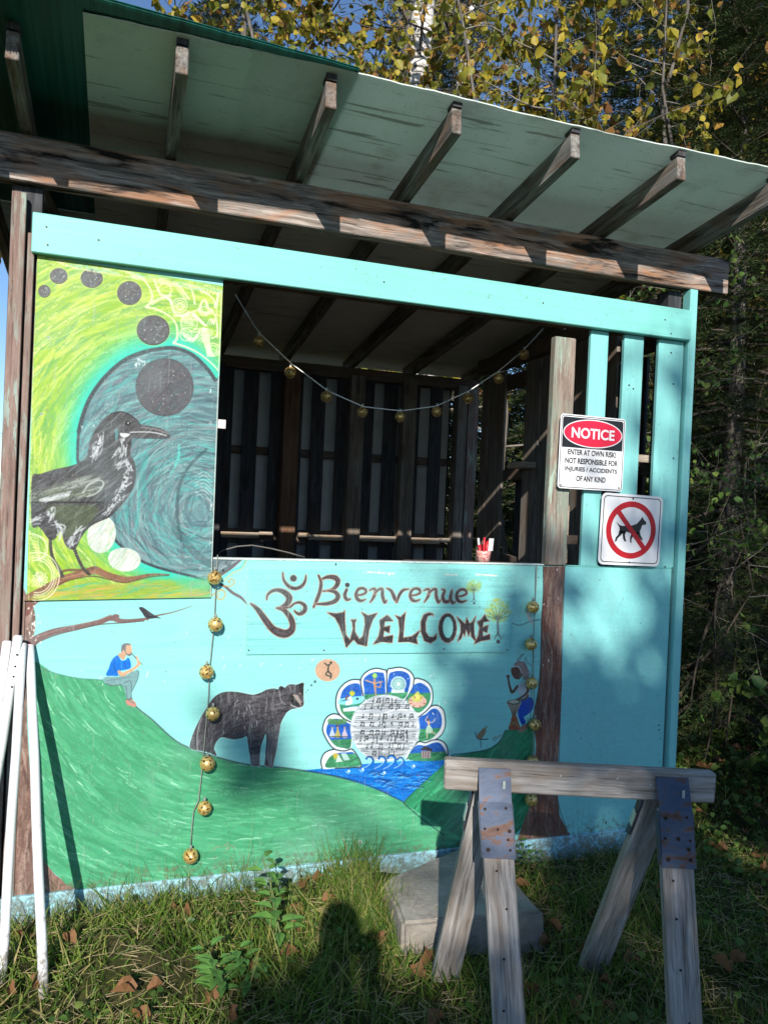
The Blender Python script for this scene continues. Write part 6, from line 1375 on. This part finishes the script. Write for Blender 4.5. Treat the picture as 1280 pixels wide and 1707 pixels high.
# fallen leaves
def curled_leaf(seed):
    rs = random.Random(seed); V = [(0, 0, 0)]; n_ = 12; F = []
    for i in range(n_):
        a = 6.283*i/n_; r = (.5 if i % 2 else .36)*(1+.18*rs.gauss(0, 1)); V.append((r*math.cos(a)*1.15, r*math.sin(a)*.8, .22*rs.random()+.42*abs(math.sin(a))**2-.1*abs(math.cos(a))))
    F = [(0, 1+i, 1+(i+1) % n_) for i in range(n_)]; me = bpy.data.meshes.new('fallen_leaf'); me.from_pydata(V, [], F); me.materials.append(M['dead']); return me
LM = [curled_leaf(i) for i in range(6)]
rs = random.Random(9)
spots = [on_z(px, py, .03) for px, py in ((135, 1532), (290, 1530), (310, 1532), (17, 1661), (258, 1652), (358, 1672), (418, 1620), (386, 1700), (700, 1625), (715, 1612), (1200, 1412), (1268, 1690), (1205, 1612), (1130, 1460), (1092, 1482), (1240, 1330), (1262, 1350), (1238, 1300), (880, 1662), (1010, 1640), (232, 1700), (600, 1462), (1010, 1690), (1230, 1600))]
for i in range(190):
    x = 2.6+rs.random()*2.6 if i < 150 else -.6+rs.random()*3.4; y = -.9+rs.random()*2.0 if i < 150 else -1.0+rs.random()*.95
    if inblk(x, y): continue
    spots.append(Vector((x, y, float(ground_h(np.array(x), np.array(y)))+.03+.02*rs.random())))
for i, p in enumerate(spots):
    o = bpy.data.objects.new('fallen_leaf', LM[i % 6]); sc = rs.uniform(.035, .07); o.matrix_basis = Matrix.Translation((p.x, p.y, float(ground_h(np.array(p.x), np.array(p.y)))+.035)) @ Matrix.Rotation(rs.random()*6.28, 4, 'Z') @ Matrix.Rotation(rs.gauss(0, .5), 4, 'X') @ Matrix.Scale(sc, 4)
    C.objects.link(o); tag(o, 'dry brown fallen leaf lying in the grass', 'leaf', 'fallen leaves in the grass')
n = 2600; gx = -1.+R.rand(n)*4.; gy = -1.6+R.rand(n)*1.5; k_ = (~inblk(gx, gy)) & (np.sin(gx*4.1+2)*np.sin(gy*5.7+gx)+.35*R.randn(n) > .25); gx, gy = gx[k_], gy[k_]; n = len(gx); P = np.stack([gx, gy, ground_h(gx, gy)+.03+.05*R.rand(n)], 1); tag(scatter('clover', LEAF_V, LEAF_F, P, rot_frames(np.stack([R.randn(n), R.randn(n), .2*R.randn(n)], 1), np.zeros(3)), .014+.02*R.rand(n), M['green_leaf']), kind='stuff')
# small ground-cover leaves on the right
n = 5200; gx = 2.55+R.rand(n)*3.6; gy = -1.3+R.rand(n)*3.2; P = np.stack([gx, gy, ground_h(gx, gy)+.02+.06*R.rand(n)], 1); tag(scatter('ground_cover', LEAF_V, LEAF_F, P, rot_frames(np.stack([R.randn(n), R.randn(n), .3*R.rand(n)], 1), np.zeros(3)), .02+.03*R.rand(n), M['green_leaf']), kind='stuff')
# leafy weeds
def weed(px, py, label, h, nl, lsz, seed, lean=(0, 0)):
    rs = random.Random(seed); p = on_z(px, py, 0.); p.z = float(ground_h(np.array(p.x), np.array(p.y))); root = thing('weed_plant', label, 'weed', p)
    for s_ in range(2+seed % 2):
        P = [p+Vector((lean[0]*t+.03*s_*t+.02*math.sin(4*t+s_), lean[1]*t-.02*s_, h*t*(1-.18*s_))) for t in np.linspace(0, 1, 7)]; tube('stem', P, [.004*(1-.6*k/6.) for k in range(7)], M['stem'], root, 5)
        for k in range(nl):
            t = .18+.82*(k+1)/nl; i = min(5, int(t*6)); q = P[i].lerp(P[i+1], t*6-i)
            for sg_ in range(rs.choice((1, 2, 2, 3))):
                a = k*2.2+sg_*2.09+rs.random()*.5; d = Vector((math.cos(a), math.sin(a), .12+.25*rs.random())); fr_ = frame(d, (rs.gauss(0, .2)-math.sin(a), math.cos(a), 0))
                sc = lsz*(1.15-.55*t)*rs.uniform(.7, 1.2)
                tv = [(0, 0, 0), (.22, .17, .05), (.42, .27, .03), (.75, .15, -.08), (1., rs.gauss(0, .06), -.28), (.75, -.15, -.08), (.42, -.27, .05), (.22, -.17, .05), (.5, 0, -.06)]
                V = [q+d*.012+(fr_.to_3x3() @ Vector(v_))*sc for v_ in tv]; mk('leaf', V, [(8, i_, (i_+1) % 8) for i_ in range(8)], M['weed'], root)
M['weed'] = simple('weed_leaf', (.085, .19, .04), .5, .3, .3, 20.); M['stem'] = simple('weed_stem', (.12, .16, .05), .6)
weed(352, 1665, 'bright green leafy weed in the grass below the hanging gold balls', .15, 4, .085, 1)
weed(455, 1600, 'taller nettle-like weed in front of the pale blue skirt board', .30, 6, .085, 2, (-.02, .06))
weed(400, 1640, 'small green weed between the two larger weeds', .10, 3, .07, 3)
weed(1150, 1232, 'green leafy plant at the right bottom corner of the booth', .25, 4, .10, 4)
weed(868, 1450, 'small weed behind the sawhorse against the skirt board', .12, 3, .06, 5)

# ================================================================ THE PHOTOGRAPHER (behind the camera; casts the head-and-shoulders shadow)
def person():
    root = thing('person', 'person in a dark jacket holding up a phone to photograph the booth', 'person', (-.19, -3.42, 0))
    M['jacket'] = simple('dark_jacket', (.03, .035, .05), .85, .1); M['skin'] = simple('skin', (.45, .27, .2), .5, .4, .06); M['hair'] = simple('brown_hair', (.05, .03, .02), .7); M['trousers'] = simple('blue_trousers', (.05, .07, .12), .85)
    o0 = Vector((-.19, -3.40, 0))
    J = [((0, 0, .96), .15), ((0, 0, 1.14), .14), ((0, .01, 1.33), .16), ((0, .01, 1.46), .09), ((0, .02, 1.54), .06), ((0, .04, 1.65), .062), ((0, .04, 1.74), .066),
         ((.19, .01, 1.42), .07), ((.25, .10, 1.22), .05), ((.20, .31, 1.42), .036), ((-.19, .01, 1.42), .07), ((-.22, .10, 1.22), .05), ((.02, .31, 1.42), .036),
         ((.09, 0, .88), .11), ((.11, .03, .48), .065), ((.11, -.01, .09), .045), ((.13, .14, .04), .04), ((-.09, 0, .88), .11), ((-.12, .03, .48), .065), ((-.13, -.01, .09), .045), ((-.15, .14, .04), .04)]
    Ed = [(0, 1), (1, 2), (2, 3), (3, 4), (4, 5), (5, 6), (2, 7), (7, 8), (8, 9), (2, 10), (10, 11), (11, 12), (0, 13), (13, 14), (14, 15), (15, 16), (0, 17), (17, 18), (18, 19), (19, 20)]
    me = bpy.data.meshes.new('body'); me.from_pydata([Vector(j[0])+o0 for j in J], Ed, []); o = bpy.data.objects.new('body', me); C.objects.link(o)
    md = o.modifiers.new('skin', 'SKIN'); md.use_smooth_shade = True
    for i, j in enumerate(J): me.skin_vertices[0].data[i].radius = (j[1], j[1]); me.skin_vertices[0].data[i].use_root = (i == 0)
    o.modifiers.new('sub', 'SUBSURF').levels = 2; o.modifiers['sub'].render_levels = 2
    for m_ in ('jacket', 'skin', 'trousers'): me.materials.append(M[m_])
    bpy.context.view_layer.update(); dg = bpy.context.evaluated_depsgraph_get(); ev = bpy.data.meshes.new_from_object(o.evaluated_get(dg)); o.modifiers.clear(); o.data = ev
    for p in ev.polygons:
        c_ = p.center; p.material_index = 1 if (c_.z > 1.5 or (c_.y > -3.14 and c_.z > 1.2)) else 2 if c_.z < .93 else 0
    rel(o, root)
    hc = o0+Vector((0, .03, 1.72)); bm = bmesh.new(); bmesh.ops.create_uvsphere(bm, u_segments=16, v_segments=10, radius=.086)
    for v_ in bm.verts: v_.co = Vector((v_.co.x*.88, v_.co.y*1.05-.012, v_.co.z*1.08+.02))
    bmesh.ops.delete(bm, geom=[v_ for v_ in bm.verts if v_.co.y > .03 and v_.co.z < .04 or v_.co.z < -.05], context='VERTS')
    for v_ in bm.verts: v_.co += hc
    me2 = bpy.data.meshes.new('hair'); bm.to_mesh(me2); bm.free(); me2.materials.append(M['hair']); link(bpy.data.objects.new('hair', me2), root)
    for s_ in (-1, 1): tube('shoe', [o0+Vector((s_*.13, -.06, .03)), o0+Vector((s_*.14, .06, .035)), o0+Vector((s_*.15, .2, .03))], [.045, .05, .035], M['jacket'], root, 10)
    # hands: palm and five fingers closed on the phone edges
    ph = Vector((-.035, -3.035, 1.48))
    for s_, wx in ((1, .02), (-1, -.19)):
        base = Vector((wx+(-.01 if s_ > 0 else .02), -3.10, 1.43)); edge = ph+Vector((s_*.075, 0, 0))
        pv = [base, base.lerp(edge, .6)+Vector((0, -.01, -.01))]; tube('palm', [base+Vector((s_*.01, 0, -.01)), base.lerp(edge, .5), edge+Vector((s_*.016, -.015, -.01))], [.03, .036, .026], M['skin'], root, 10)
        for f_ in range(4):
            z_ = .035-.022*f_; L_ = (.03, .034, .032, .026)[f_]; a_ = edge+Vector((s_*.018, -.008, z_-.01)); tube('finger', [a_, a_+Vector((s_*.006, .016, .002)), a_+Vector((-s_*.010, .024, .003)), a_+Vector((-s_*L_, .020, .003))], [.009, .0088, .008, .0065], M['skin'], root, 8)
        a_ = edge+Vector((s_*.016, -.02, -.035)); tube('thumb', [a_, a_+Vector((-s_*.012, -.008, .018)), a_+Vector((-s_*.034, -.006, .036))], [.0105, .0098, .0075], M['skin'], root, 8)
    obox('phone', ph+Vector((0, 0, .0)), (.075*2-.004, .008, .072), M['sign_black'], None, None, .002)
    ph_o = bpy.data.objects['phone']; tag(ph_o, 'black phone held up sideways in both hands of the photographer', 'phone')
person()
